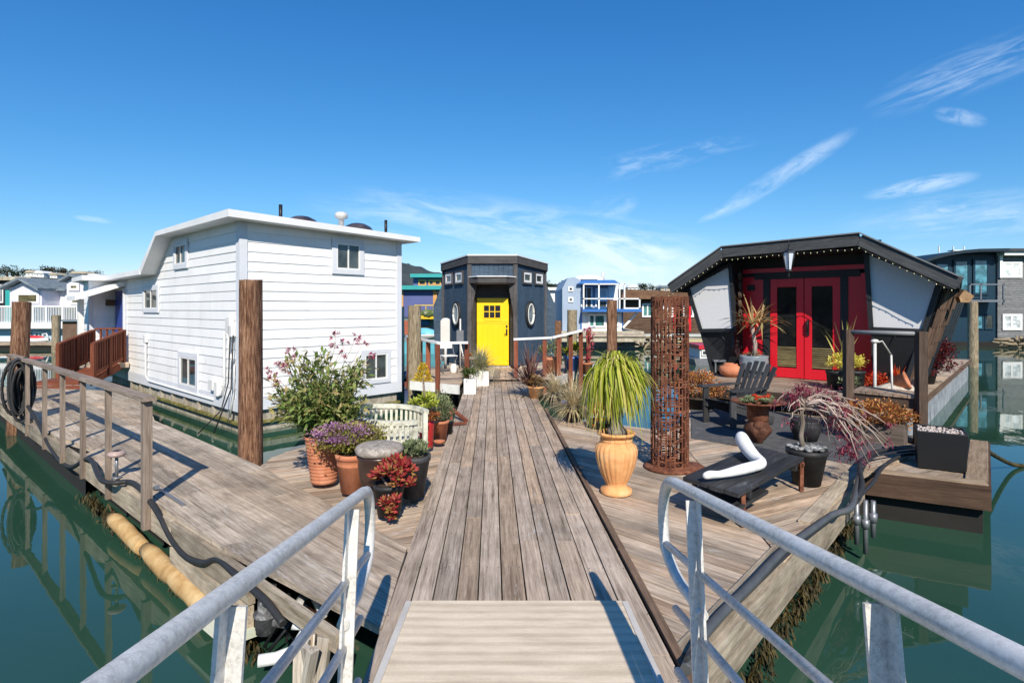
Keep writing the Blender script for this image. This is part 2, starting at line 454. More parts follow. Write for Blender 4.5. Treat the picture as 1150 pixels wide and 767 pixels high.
for y0 in (0, .55):
    p = V((.93, 2.92, .0)) + V((2.87, 3.32, 0)) * (y0 + .002); q = V((.93, 2.92, .0)) + V((2.87, 3.32, 0)) * (y0 + .446)
    o = V((-.76, .65, 0)) * .055
    mb.beam(p + o, q + o, .13, .03)
struct(mb.build('patio_fascia', M_FASCIA))
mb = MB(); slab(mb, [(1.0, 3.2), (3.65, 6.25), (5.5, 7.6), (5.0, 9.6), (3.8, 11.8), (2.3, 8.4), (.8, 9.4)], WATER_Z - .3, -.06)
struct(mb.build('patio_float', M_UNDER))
# dark outdoor mat on the patio
mb = MB(); slab(mb, [(2.50, 7.93), (3.95, 6.62), (5.35, 7.75), (5.0, 9.4), (3.7, 10.9), (3.2, 10.2)], -.002, .006)
tag(mb.build('outdoor_mat', mottled('mat', [(.3, (.05, .05, .053)), (.6, (.10, .10, .104)), (.75, (.16, .15, .14))], 8, .95, .4, .004)), 'dark grey mat covering the patio boards in front of the red doors', 'mat')
# slime and weed hanging at the waterlines
def slime_line(a, b, n, r):
    mb = MB(); a, b = V(a), V(b)
    for i in range(n):
        p = a.lerp(b, (i + rnd(0, 1)) / n) + V((rnd(-.06, .06), rnd(-.06, .06), rnd(-.02, .12)))
        for k in range(3): mb.leaf(p, (rnd(-1, 1), rnd(-1, 1), -1.2), rnd(.04, .14), rnd(.008, .022), .3)
    return mb
mb = slime_line((1.08, 3.08, WATER_Z), (3.68, 6.15, WATER_Z), 620, .024)
o = mb.build('waterline_weed', M_SLIME); o['kind'] = 'stuff'; o['label'] = 'brown weed along the waterline of the right deck'
mb = slime_line((-1.7, 3.8, WATER_Z), (-5.25, 7.02, WATER_Z), 700, .022)
o = mb.build('waterline_weed', M_SLIME); o['kind'] = 'stuff'; o['label'] = 'brown weed along the waterline of the left pier'

# ------------------------------------------------------------------ gangway under the camera
SD = V((-.045, 1, -.147)).normalized(); SN = V((0.004, .145, .989)).normalized()
gw = thing('gangway', 'pale ribbed gangway plate with galvanised pipe handrails sloping down to the boardwalk', 'gangway', (.03, 3.0, 0))
mb = MB()
zz = lambda y: .032 + (3.46 - y) * .055
def plate(mb, x0, x1, y0, y1, t, dz=0.0):
    c = [(x0, y0, zz(y0) - t + dz), (x1, y0, zz(y0) - t + dz), (x1, y1, zz(y1) - t + dz), (x0, y1, zz(y1) - t + dz)]
    mb.hex8([V(p) for p in c] + [V(p) + V((0, 0, t)) for p in c])
plate(mb, -.605, .665, 1.9, 3.46, .02)
def plate_mat():
    m, nt, b = nm('plate grit'); L = nt.links
    co = geoco(nt)
    wv = N(nt, 'ShaderNodeTexWave', wave_type='BANDS', bands_direction='Y'); wv.inputs['Scale'].default_value = 3.6; wv.inputs['Distortion'].default_value = 1.2; wv.inputs['Detail'].default_value = 3
    wv.inputs['Detail Scale'].default_value = .6
    L.new(co, wv.inputs['Vector'])
    n0 = noise(nt, co, 1.0, 5, .7, (2.2, 9, 1)); n1 = noise(nt, co, 180, 3, .7); n2 = noise(nt, co, 4, 5, .7)
    c = ramp(nt, n0, [(.3, (.62, .50, .36)), (.55, (.78, .65, .48)), (.75, (.86, .74, .57))])
    c = mixc(nt, .30, c, ramp(nt, wv.outputs['Fac'], [(.15, (.50, .46, .42)), (.6, (1, 1, 1))]), 'MULTIPLY')
    c = mixc(nt, .5, c, ramp(nt, n1, [(.3, g(.6)), (.7, g(1.1))]), 'MULTIPLY')
    c = mixc(nt, ramp(nt, n2, [(.62, g(0)), (.8, g(.5))]), c, (.40, .27, .15, 1))
    L.new(c, b.inputs['Base Color']); b.inputs['Roughness'].default_value = .85; bump(nt, b, n1, .5, .004)
    return m
pl = mb.build('landing_plate', plate_mat(), gw, world=True)
for xa, xb in ((-.640, -.605), (.665, .700)):
    mb = MB(); plate(mb, xa, xb, 1.9, 3.44, .03, .006)
    mb.build('edge_flange', paint('flange paint', (.60, .56, .50, 1), .6, .2), pl, world=False).location = -gw.location
mb = MB()
c = [V((-.66, 1.96, .02)), V((.72, 1.96, .02))]
top = [V((-.66, 1.95, .10)), V((.74, 1.95, .10))]
d0 = -SD * 4.2
mb.hex8([V((-.64, 1.9, .06)), V((.72, 1.9, .06)), V((.72, 1.9, .06)) + d0, V((-.64, 1.9, .06)) + d0] + [p for p in (V((-.64, 1.9, .112)), V((.72, 1.9, .112)), V((.72, 1.9, .112)) + d0, V((-.64, 1.9, .112)) + d0)])
mb.build('ramp_deck', M_GALV, gw, world=True)
def handrail(A, side, slope):
    A = V(A); SD = V((-.045, 1, -slope)).normalized(); S = lambda s_, h: A + SD * s_ + SN * h
    mb = MB()
    pts = [S(-4.6, 0), S(-2.3, 0), S(-.06, 0)]
    for k in range(1, 13):      # the end loop
        w = PI * k / 12
        pts.append(S(-.02 + .16 * math.sin(w) - .20 * max(0, k - 8) / 4 * (k / 12), -.215 + .215 * math.cos(w) ** 1 * (1 if math.cos(w) > 0 else .98)))
    pts += [S(-.33, -.455)]
    mb.tube(pts, .0245, 16)
    h = mb.build('handrail', M_GALV, gw, world=True)
    inv = -gw.location
    for hh, s0, r in ((-.30, .10, .016), (-.545, .0, .017), (-.80, .0, .017)):
        mb = MB(); mb.tube([S(-4.6, hh), S(-2.0, hh), S(s0, hh)], r, 10); mb.build('mid_rail', M_GALV, h).location = inv
    for s0 in (-.33, -1.42, -2.7):
        mb = MB()
        for (dx, w, d) in ((0, .058, .012),):
            p, q = S(s0, -.026), S(s0, -1.12)
            mb.beam(p, q, .050, .010, up=(1, 0, 0))
            mb.beam(p + SD * .020 + V((.020 * side, 0, 0)), q + SD * .020 + V((.020 * side, 0, 0)), .010, .042, up=(1, 0, 0))
        mb.build('post', M_GALV, h).location = inv
handrail((.725, 2.60, 1.016), -1, .134); handrail((-.668, 2.60, .972), 1, .160)
# ------------------------------------------------------------------ helpers for buildings
M_WHITE = paint('white siding', (.87, .865, .86, 1), .55, .06, 1.2, .05)
def streaks(m, c, k=.35):
    nt = m.node_tree; b = nt.nodes['Principled BSDF']; old = b.inputs['Base Color'].links[0].from_socket
    n = noise(nt, geoco(nt), 1.0, 6, .7, (5, 5, .35), .2); n2 = noise(nt, geoco(nt), .6, 4, .6)
    f = mixc(nt, 1.0, ramp(nt, n, [(.52, g(0)), (.70, g(k))]), ramp(nt, n2, [(.40, g(.1)), (.65, g(1))]), 'MULTIPLY')
    nt.links.new(mixc(nt, f, old, c), b.inputs['Base Color'])
streaks(M_WHITE, (.52, .47, .41, 1), .55)
M_TRIMB = paint('blue grey trim', (.68, .70, .75, 1), .55, .08, 2)
M_SASH = paint('white sash', (.82, .82, .80, 1), .4, .05)
M_ROOFW = paint('white roof coating', (.80, .80, .80, 1), .6, .1, 2)
M_PANE = glass('window glass', (.05, .06, .06, 1))
M_NAVY = wood('navy boards', (.040, .068, .108), (.076, .122, .178), grain=10, var=.12, blotch=.2, bm=.15, rough=.6)
M_NAVYT = wood('charcoal trim boards', (.06, .057, .06), (.135, .125, .125), grain=14, var=.2, bm=.3)
M_DARK = paint('dark painted timber', (.018, .020, .023, 1), .6, .2, 4)
M_YELLOW = paint('yellow paint', (.90, .60, .010, 1), .35, .05, 2)
M_REDP = paint('red paint', (.66, .014, .028, 1), .3, .06, 2)
M_ROOFD = paint('dark roof felt', (.05, .055, .062, 1), .75, .25, 3)
M_GREYM = paint('grey metal', (.25, .26, .28, 1), .4, .15, 6, metal=.5)

def siding(mb, O, u, n, z0, z1, h, span, lip=.016):
    """lapped courses on the wall through O along u, facing n; span(z) gives the run of the wall at that height"""
    O, u, n = V(O), V(u), V(n); z = z0
    while z < z1 - .01:
        zt = min(z + h, z1); a, b = span((z + zt) / 2)
        if b - a > .02:
            P = lambda s_, zz, o: O + u * s_ + n * o + V((0, 0, zz))
            e = [a]
            while e[-1] + 2.6 < b: e.append(e[-1] + rnd(1.2, 2.6))
            e.append(b)
            for a_, b_ in zip(e, e[1:]):
                b2 = b_ - (.004 if b_ < b else 0); l = lip + rnd(-.002, .002)
                v = [P(a_, z, l), P(b2, z, l), P(b2, zt, .002), P(a_, zt, .002), P(a_, z, -.02), P(b2, z, -.02)]
                mb.add(v, [(0, 1, 2, 3), (4, 5, 1, 0)])
        z = zt
def bars(mb, c, u, n, w, h, t, d, off=0.0, sill=0.0):
    """rectangular frame of bars round an opening w x h"""
    c, u, n = V(c), V(u), V(n); k = V((0, 0, 1)) if abs(n.z) < .9 else V((0, 1, 0)); k = (k - n * k.dot(n)).normalized()
    o = c + n * off
    for sx in (-1, 1):
        mb.obox(o + u * (sx * (w / 2 + t / 2) - t / 2) - k * (h / 2), u * t, k * h, n * d)
    for sy in (-1, 1):
        mb.obox(o - u * (w / 2 + t) + k * (sy * (h / 2 + t / 2) - t / 2), u * (w + 2 * t), k * t, n * (d + (sill if sy < 0 else 0)))
def window(par, c, u, n, w, h, trim=.1, sash=.034, split=(.5,), hsplit=(), mt=None, ms=None, mp=None, inv=None):
    """trim board frame > sash > pane, standing proud of the wall"""
    c, u, n = V(c) + V(n).normalized() * .013, V(u).normalized(), V(n).normalized(); k = V((0, 0, 1)); k = (k - n * k.dot(n)).normalized()
    mb = MB()
    if trim: bars(mb, c, u, n, w, h, trim, .035)
    else: bars(mb, c, u, n, w, h, .02, .03)
    f = mb.build('window', mt or M_TRIMB, par)
    mb = MB(); bars(mb, c, u, n, w - 2 * sash, h - 2 * sash, sash, .022, .008)
    for s_ in split: mb.obox(c + u * (-w / 2 + w * s_ - sash * .45) - k * (h / 2 - sash) + n * .008, u * sash * .9, k * (h - 2 * sash), n * .018)
    for s_ in hsplit: mb.obox(c - u * (w / 2 - sash) + k * (-h / 2 + h * s_ - sash * .3) + n * .008, u * (w - 2 * sash), k * sash * .6, n * .016)
    mb.build('sash', ms or M_SASH, f)
    mb = MB(); a = c + n * .006
    mb.add([a - u * (w / 2 - .01) - k * (h / 2 - .01), a + u * (w / 2 - .01) - k * (h / 2 - .01), a + u * (w / 2 - .01) + k * (h / 2 - .01), a - u * (w / 2 - .01) + k * (h / 2 - .01)], [(0, 1, 2, 3)])
    mb.build('pane', mp or M_PANE, f)
    return f
RZ = math.atan2(.740, .673)

# ------------------------------------------------------------------ white houseboat on the left
wh = thing('white_houseboat', 'two storey white clapboard houseboat with small windows and a flat white roof', 'houseboat', (-5.1, 10.7, 0), RZ)
def low(z): return (0, 7.5)
def span_f(z):
    if z < 2.62: return (0, 8.6)
    return (0, 5.55 - (z - 2.62) / .83 * .95)
mb = MB()
siding(mb, (0, 0, 0), (0, 1, 0), (-1, 0, 0), .10, 3.46, .186, span_f)
siding(mb, (0, 0, 0), (1, 0, 0), (0, -1, 0), .10, 3.46, .186, lambda z: (0, 3.66))
mb.add([(.001, 0, -.14), (.001, 8.6, -.14), (.001, 8.6, 2.62), (.001, 5.55, 2.62), (.001, 4.6, 3.46), (.001, 0, 3.46)], [(0, 1, 2, 3, 4, 5)])
mb.add([(0, .001, -.14), (3.66, .001, -.14), (3.66, .001, 3.46), (0, .001, 3.46)], [(0, 1, 2, 3)])
mb.add([(3.66, 0, -.14), (3.66, 9.3, -.14), (3.66, 9.3, 2.6), (3.66, 4.6, 3.46), (3.66, 0, 3.46)], [(0, 1, 2, 3, 4)])
siding(mb, (-.62, 8.6, 0), (1, 0, 0), (0, -1, 0), .10, 2.60, .186, lambda z: (0, .615)); siding(mb, (-.62, 8.6, 0), (0, 1, 0), (-1, 0, 0), .10, 2.60, .186, lambda z: (0, .7))
mb.add([(-.62, 8.601, -.14), (0, 8.601, -.14), (0, 8.601, 2.60), (-.62, 8.601, 2.60)], [(0, 1, 2, 3)])
mb.add([(-.62, 9.3, -.14), (3.66, 9.3, -.14), (3.66, 9.3, 2.6), (-.62, 9.3, 2.6)], [(0, 1, 2, 3)])
mb.add([(-.619, 8.6, -.14), (-.619, 9.3, -.14), (-.619, 9.3, 2.6), (-.619, 8.6, 2.6)], [(0, 1, 2, 3)])
mb.build('wall', M_WHITE, wh, recalc=False)
mb = MB()
mb.obox((-.03, -.03, .09), (.15, 0, 0), (0, .001 + .028, 0), (0, 0, 3.36)); mb.obox((-.03, 0, .09), (.029, 0, 0), (0, .13, 0), (0, 0, 3.36))
mb.obox((3.56, -.03, .09), (.13, 0, 0), (0, .029, 0), (0, 0, 3.36))
mb.obox((-.034, -.034, -.14), (.033, 0, 0), (0, 7.53, 0), (0, 0, .228)); mb.obox((0, -.034, -.14), (3.69, 0, 0), (0, .033, 0), (0, 0, .228))
mb.obox((-.028, 7.4, .09), (.027, 0, 0), (0, .11, 0), (0, 0, 2.5)); mb.obox((-.65, 8.57, .09), (.11, 0, 0), (0, .029, 0), (0, 0, 2.5))
mb.build('trim_board', M_TRIMB, wh)
mb = MB()
mb.hex8([V(p) for p in ((-.36, -.36, 3.455), (3.98, -.36, 3.37), (3.98, 3.9, 3.37), (-.36, 3.72, 3.455))] + [V(p) for p in ((-.36, -.36, 3.59), (3.98, -.36, 3.48), (3.98, 3.9, 3.48), (-.36, 3.72, 3.56))])
mb.hex8([V(p) for p in ((-.36, 3.73, 3.452), (3.9, 3.9, 3.40), (3.9, 5.0, 2.62), (-.36, 4.85, 2.64))] + [V(p) for p in ((-.36, 3.73, 3.56), (3.9, 3.9, 3.50), (3.9, 5.0, 2.75), (-.36, 4.99, 2.76))])
mb.hex8([V(p) for p in ((-.36, 4.9, 2.63), (3.9, 5.0, 2.62), (3.9, 8.3, 2.60), (-.36, 8.3, 2.60))] + [V(p) for p in ((-.36, 4.995, 2.757), (3.9, 5.01, 2.75), (3.9, 8.3, 2.72), (-.36, 8.3, 2.72))])
mb.hex8([V(p) for p in ((-.85, 8.31, 2.60), (3.9, 8.31, 2.60), (3.9, 9.6, 2.57), (-.85, 9.6, 2.57))] + [V(p) for p in ((-.85, 8.31, 2.72), (3.9, 8.31, 2.72), (3.9, 9.6, 2.69), (-.85, 9.6, 2.69))])
rf = mb.build('roof', M_ROOFW, wh)
# roof lights, pipes and a vent on the roof
for x, y in ((1.40, .35), (2.75, .35)):
    mb = MB(); mb.lathe([(.38, 3.46), (.38, 3.56), (.35, 3.59), (.28, 3.67), (.16, 3.73), (.02, 3.755)], (x, y, 0), 20)
    mb.build('skylight_dome', glass('smoked dome', (.05, .04, .04, 1), .15), rf)
for x, y, h in ((.80, .05, .42), (3.3, .05, .40)):
    mb = MB(); mb.tube([(x, y, 3.45), (x, y, 3.45 + h)], .035, 10); mb.build('vent_pipe', M_BLK, rf)
mb = MB(); mb.lathe([(.06, 3.45), (.06, 3.66), (.13, 3.68), (.14, 3.76), (.10, 3.80), (.02, 3.82)], (2.15, .05, .08), 14); mb.build('roof_vent', M_GALV, rf)
mx, my, U_, V_ = (-1, 0, 0), (0, -1, 0), (0, 1, 0), (1, 0, 0)
window(wh, (0, 3.13, 3.02), U_, mx, .68, .44, .10); window(wh, (0, 5.27, 2.05), U_, mx, 1.05, .50, .09)
window(wh, (0, 2.66, .43), U_, mx, .98, .62, .11); window(wh, (2.27, 0, 2.93), V_, my, .58, .56, .10); window(wh, (2.98, 0, .50), V_, my, .60, .58, .09)
# concrete hull
mb = MB()
mb.prism([(.05, .05, -.9), (3.6, .05, -.9), (3.6, 9.2, -.9), (.05, 9.2, -.9)], (0, 0, .755))
hu = mb.build('hull', M_CONC, wh)
mb = MB()
mb.obox((-.03, -.03, -.40), (.08, 0, 0), (0, 9.2, 0), (0, 0, .05)); mb.obox((.052, -.03, -.40), (3.6, 0, 0), (0, .08, 0), (0, 0, .05))
mb.build('rub_rail', mottled('mossy timber', [(.3, (.05, .05, .015)), (.55, (.20, .18, .05)), (.7, (.36, .32, .18))], 7, .9, .5, .01), hu)
for k in range(9):
    mb = MB(); y = .5 + k * .82
    mb.obox((.0, y, -.36), (.05, 0, 0), (0, .09, 0), (0, 0, .2)); mb.build('hull_rib', M_CONC, hu)
# conduits and the meter boxes beside the corner
mb = MB()
for pts in ([(-.05, .62, 1.35), (-.05, .62, .35), (-.06, .75, .12), (-.05, 1.0, .05)], [(-.05, .42, 1.6), (-.05, .38, 1.0), (-.05, .16, .72), (-.05, .2, .2), (-.07, .3, -.25)]):
    mb.tube(pts, .022, 8)
mb.tube([(-.05, 5.6, .95), (-.05, 5.6, .1), (-.05, 5.35, .0), (-.05, 1.2, -.02)], .022, 8)
mb.build('conduit', M_PVC, wh)
for c, s_ in (((-.06, .34, 1.5), (.1, .2, .30)), ((-.06, .22, 1.38), (.1, .14, .22)), ((-.06, 1.18, .28), (.1, .24, .22)), ((-.06, .92, .22), (.1, .16, .28)), ((-.05, 5.6, 1.05), (.08, .14, .2))):
    mb = MB(); mb.box(c, s_); mb.build('meter_box', M_PVC, wh, bevel=.012)
mb = MB(); mb.tube([(-.07, .30, 1.3), (-.1, .30, .4), (-.25, .25, -.1), (-.6, .4, -.5)], .012, 6); mb.tube([(-.07, .15, 1.3), (-.12, .12, .3), (-.4, .2, -.5)], .014, 6); mb.build('dangling_cable', M_CABLE, wh)
# porch: awning, post, blue door, lamp
mb = MB()
mb.hex8([V(p) for p in ((-1.15, 7.5, 2.02), (-.03, 7.5, 2.44), (-.03, 8.56, 2.44), (-1.15, 8.56, 2.02))] + [V(p) for p in ((-1.15, 7.5, 2.14), (-.03, 7.5, 2.56), (-.03, 8.56, 2.56), (-1.15, 8.56, 2.14))])
mb.build('porch_awning', M_ROOFW, wh)
for y in (8.38, 7.62):
    mb = MB(); mb.obox((-.92, y, .1), (.13, 0, 0), (0, .13, 0), (0, 0, 1.97 if y > 8 else .9)); mb.build('porch_post', M_SASH, wh)
mb = MB(); mb.obox((-.045, 7.66, .38), (.045, 0, 0), (0, .80, 0), (0, 0, 1.93)); mb.build('door', paint('blue door', (.03, .06, .30, 1), .35, .05), wh)
mb = MB(); bars(mb, (0, 8.06, 1.34), U_, mx, .82, 1.94, .08, .06); mb.build('door_frame', M_TRIMB, wh)
mb = MB(); mb.box((-.14, 8.53, 1.98), (.22, .12, .17)); mb.build('porch_lamp', M_DKTRIM, wh)
mb = MB(); mb.prism([(-.95, 7.1, .22), (-.04, 7.1, .22), (-.04, 8.55, .22), (-.95, 8.55, .22)], (0, 0, .14)); mb.build('porch_floor', M_PIER, wh)

# redwood gangway up to the porch of the white houseboat
rg = thing('redwood_ramp', 'red stained timber ramp with slatted railings leading up to the white houseboat door', 'ramp', (-10.75, 14.4, 0))
p0, p1 = V((-10.65, 13.9, .08)), V((-10.9, 15.4, .36))
dr = (p1 - p0); sdn = V((dr.y, -dr.x, 0)).normalized()
mb = MB()
nst = 12
for k in range(nst):
    c = p0 + dr * ((k + .5) / nst)
    mb.beam(c - sdn * .34, c + sdn * .34, dr.length / nst * .94, .03)
for s_ in (-.34, .34): mb.beam(p0 + sdn * s_ - V((0, 0, .09)), p1 + sdn * s_ - V((0, 0, .09)), .045, .15)
mb.build('tread', M_RED, rg, world=True)
for s_ in (-.38, .38):
    mb = MB(); q0, q1 = p0 + sdn * s_, p1 + sdn * s_
    top = V((0, 0, .86))
    mb.beam(q0 + top, q1 + top, .10, .045); mb.beam(q0 + V((0, 0, .12)), q1 + V((0, 0, .12)), .04, .09)
    for f in (.02, .5, .98):
        mb.beam(q0.lerp(q1, f) - V((0, 0, .12)), q0.lerp(q1, f) + V((0, 0, .85)), .09, .09)
    k = .05
    while k < .97:
        mb.beam(q0.lerp(q1, k) + V((0, 0, .12)), q0.lerp(q1, k) + V((0, 0, .85)), .035, .05); k += .075
    mb.build('railing', M_RED, rg, world=True)

mb = MB(); mb.obox((-11.1, 13.2, .02), (.95, .14, 0), (-.11, .72, 0), (0, 0, .09)); mb.obox((-11.05, 13.18, -.30), (.95, .14, 0), (-.006, .05, 0), (0, 0, .31)); mb.build('lower_platform', M_RED, rg, world=True)
mb = MB(); q0, q1 = V((-11.32, 15.45, .36)), V((-10.55, 16.05, .36))
mb.beam(q0 + V((0, 0, .90)), q1 + V((0, 0, .90)), .10, .045)
for k in range(8): mb.beam(q0.lerp(q1, k / 7), q0.lerp(q1, k / 7) + V((0, 0, .88)), .04, .04)
mb.build('railing', M_RED, rg, world=True)

# ------------------------------------------------------------------ dark blue ark with the yellow door
yo = V((-.565, 16.5, .14))
yh = thing('blue_ark_houseboat', 'dark blue faceted houseboat with a yellow door and oval portholes', 'houseboat', yo, 0)
cw = .665
prof = [(-cw, 0), (cw, 0), (1.62, 1.75), (1.62, 7), (-1.62, 7), (-1.62, 1.75)]
mb = MB()
# vertical boards on each face of the body; left open at the door
def vboards(mb, p, q, z0, z1, w=.14, lip=.012):
    p, q = V((p[0], p[1], 0)), V((q[0], q[1], 0)); L_ = (q - p).length; d = (q - p) / L_; n_ = V((d.y, -d.x, 0)); s_ = 0
    while s_ < L_ - .01:
        e = min(s_ + w, L_); t = lip * rnd(.6, 1)
        a, b = p + d * (s_ + .003), p + d * (e - .003)
        mb.hex8([a + n_ * t + V((0, 0, z0)), b + n_ * t + V((0, 0, z0)), b - n_ * .02 + V((0, 0, z0)), a - n_ * .02 + V((0, 0, z0))] + [a + n_ * t + V((0, 0, z1)), b + n_ * t + V((0, 0, z1)), b - n_ * .02 + V((0, 0, z1)), a - n_ * .02 + V((0, 0, z1))])
        s_ = e
vboards(mb, (-cw, 0), (cw, 0), 2.46, 2.98)
for sx in (-1, 1):
    vb = [(cw, 0), (1.62, 1.75)] if sx > 0 else [(-1.62, 1.75), (-cw, 0)]
    vboards(mb, vb[0], vb[1], 0, 2.98)
    # the flared lower flank
    a = V((sx * 1.625, 1.755, 0)); n_ = V((sx * .17, .03, 0))
    fl = [a + V((0, 0, 2.55)), a + n_ * 2.0 + V((0, 0, 1.75)), a + n_ * 1.7 + V((0, 0, 0)), a]
    if sx < 0: fl = fl[::-1]
    mb.prism(fl, (0, 5, 0))
mb.prism([(x * .99, y + .03, 0) for x, y in prof[2:]] , (0, 0, 2.98))
for sx in (-1, 1): mb.obox((sx * cw - (.03 if sx > 0 else 0), .04, 0), (.03, 0, 0), (0, 1.7, 0), (0, 0, 2.98))
mb.build('wall', M_NAVY, yh)
# recess with the door
for sx in (-1, 1):
    mb = MB()
    x0 = sx * cw; x1 = sx * .50
    mb.prism([(x0, -.03, 0), (x1, .30, 0), (x1, .34, 0), (x0, .06, 0)][:: (1 if sx < 0 else -1)], (0, 0, 2.0))
    m2 = MB(); m2.obox((sx * cw - .06, -.055, 0), (.12, 0, 0), (0, .05, 0), (0, 0, 2.98)); m2.build('corner_board', M_NAVYT, yh)
    m2 = MB(); m2.obox((sx * 1.62 - .05, 1.70, 0), (.1, 0, 0), (0, .1, 0), (0, 0, 2.98)); m2.build('corner_board', M_NAVYT, yh)
    m2 = MB(); m2.prism([(sx * .60, -.058, 1.55), (sx * .60, -.058, 2.46), (sx * .44, -.058, 2.46)][:: (1 if sx > 0 else -1)], (0, .30, 0)); m2.build('door_bracket', M_NAVYT, yh)
    mb.build('door_surround', M_NAVYT, yh)
mb = MB()
mb.obox((-cw, .30, 1.985), (2 * cw, 0, 0), (0, .05, 0), (0, 0, .5))
mb.build('door_head', M_NAVYT, yh)
mb = MB(); mb.obox((-.47, .28, .0), (.94, 0, 0), (0, .045, 0), (0, 0, 1.98))
for k in range(6): mb.obox((-.46 + k * .154, .272, .02), (.148, 0, 0), (0, .007, 0), (0, 0, 1.20))
mb.obox((-.47, .268, 1.23), (.94, 0, 0), (0, .011, 0), (0, 0, .10)); mb.obox((-.26, .255, 1.30), (.52, 0, 0), (0, .024, 0), (0, 0, .035))
dy = mb.build('door', M_YELLOW, yh, bevel=.003)
mb = MB(); bars(mb, (-.02, .28, 1.58), (1, 0, 0), (0, -1, 0), .48, .36, .03, .012)
for x in (-.10, .06): mb.obox((x - .012, .266, 1.40), (.024, 0, 0), (0, .014, 0), (0, 0, .36))
mb.obox((-.26, .265, 1.568), (.48, 0, 0), (0, .013, 0), (0, 0, .024))
mb.build('glazing_bar', M_YELLOW, dy)
mb = MB(); mb.add([(-.26, .274, 1.40), (.22, .274, 1.40), (.22, .274, 1.76), (-.26, .274, 1.76)], [(0, 1, 2, 3)]); mb.build('pane', glass('dark door glass', (.015, .015, .02, 1)), dy)
mb = MB(); mb.box((.41, .265, .98), (.045, .03, .18)); mb.tube([(.41, .25, .93), (.41, .21, .93), (.34, .21, .93)], .012, 6); mb.box((.41, .262, 1.15), (.05, .03, .06)); mb.build('handle', M_BLK, dy)
# roof band and hood
mb = MB()
def ring(z0, z1, o, zt=None):
    pr = [(-cw - o * .5, -o), (cw + o * .5, -o), (1.62 + o, 1.75 - o * .5), (1.62 + o, 7), (-1.62 - o, 7), (-1.62 - o, 1.75 - o * .5)]
    lo = [V((x, y, z0 - .1 * (y > 1))) for x, y in pr]; hi = [V((x, y, z1 - .1 * (y > 1))) for x, y in pr]
    mb.add(lo + hi, [tuple(range(6))[::-1], tuple(range(6, 12))] + [(i, (i + 1) % 6, 6 + (i + 1) % 6, 6 + i) for i in range(6)])
ring(2.97, 3.20, .09)
rb = mb.build('roof', M_NAVYT, yh)
mb = MB(); ring(3.19, 3.23, .11); mb.build('roof_edge', paint('white drip edge', (.78, .8, .82, 1), .4, .1), rb)
mb = MB()
mb.prism([(-cw - .02, -.04, 2.40), (cw + .02, -.04, 2.40), (.40, -.42, 2.40), (-.40, -.42, 2.40)], (0, 0, .16))
hd = mb.build('door_hood', M_NAVYT, yh)
mb = MB(); mb.prism([(-cw - .05, -.02, 2.565), (cw + .05, -.02, 2.565), (.42, -.46, 2.565), (-.42, -.46, 2.565)], (0, 0, .03)); mb.build('hood_top', M_ROOFW, hd)
mb = MB(); mb.prism([(-.55, -.05, 2.37), (.55, -.05, 2.37), (.38, -.38, 2.37), (-.38, -.38, 2.37)], (0, 0, .028)); mb.build('soffit', M_PATIO, hd)
# side windows and portholes on the slanted wings
for sx in (-1, 1):
    a, b = V((sx * cw, 0, 0)), V((sx * 1.62, 1.75, 0)); d = (b - a).normalized(); n_ = V((d.y, -d.x, 0)) * (1 if sx > 0 else -1); u = d
    L_ = (b - a).length
    for f in (.34, .74):
        window(yh, a.lerp(b, f) + n_ * .014 + V((0, 0, 2.60)), u, n_, .50, .30, .05, .065, (), (), M_NAVYT, M_SASH, M_PANE)
    c = a.lerp(b, .45) + n_ * .012 + V((0, 0, 1.50))
    def ell(rx, rz, off, nn=24): return [c + n_ * off + u * (rx * math.cos(2 * PI * k / nn)) + V((0, 0, rz * math.sin(2 * PI * k / nn))) for k in range(nn)]
    mb = MB(); mb.tube(ell(.26, .36, .02) + [ell(.26, .36, .02)[0]], .05, 8); pf = mb.build('porthole', M_DARK, yh)
    mb = MB(); mb.tube(ell(.20, .30, .03) + [ell(.20, .30, .03)[0]], .04, 8); mb.build('porthole_rim', paint('pale rim', (.72, .72, .66, 1), .4), pf)
    mb = MB(); mb.add(ell(.20, .30, .03), [tuple(range(24))]); mb.build('pane', glass('porthole glass', (.22, .26, .28, 1), .1), pf)
mb = MB(); mb.prism([(-1.5, .3, -.9), (1.5, .3, -.9), (1.6, 7, -.9), (-1.6, 7, -.9)], (0, 0, .88)); mb.build('hull', M_CONC, yh)
# meter and cabinet by its left wing
t = thing('meter_cabinet', 'white meter box and grey cabinet on posts left of the yellow door', 'meter box', (-1.62, 16.3, .12))
mb = MB(); mb.box((-.28, 0, 1.05), (.26, .2, .62)); mb.ball((-.28, 0, 1.36), .13, 10, 6, (1, .76, .5)); mb.build('meter_box', paint('ivory box', (.72, .70, .66, 1), .45), t)
mb = MB(); mb.box((.14, .02, .90), (.2, .16, .34)); mb.build('cabinet', M_GREYM, t)
mb = MB(); mb.tube([(-.28, 0, 0), (-.28, 0, .8)], .04); mb.tube([(.14, .02, 0), (.14, .02, 1.4)], .025); mb.tube([(.3, 0, 0), (.14, .02, .7)], .02); mb.build('post', M_GALV, t)

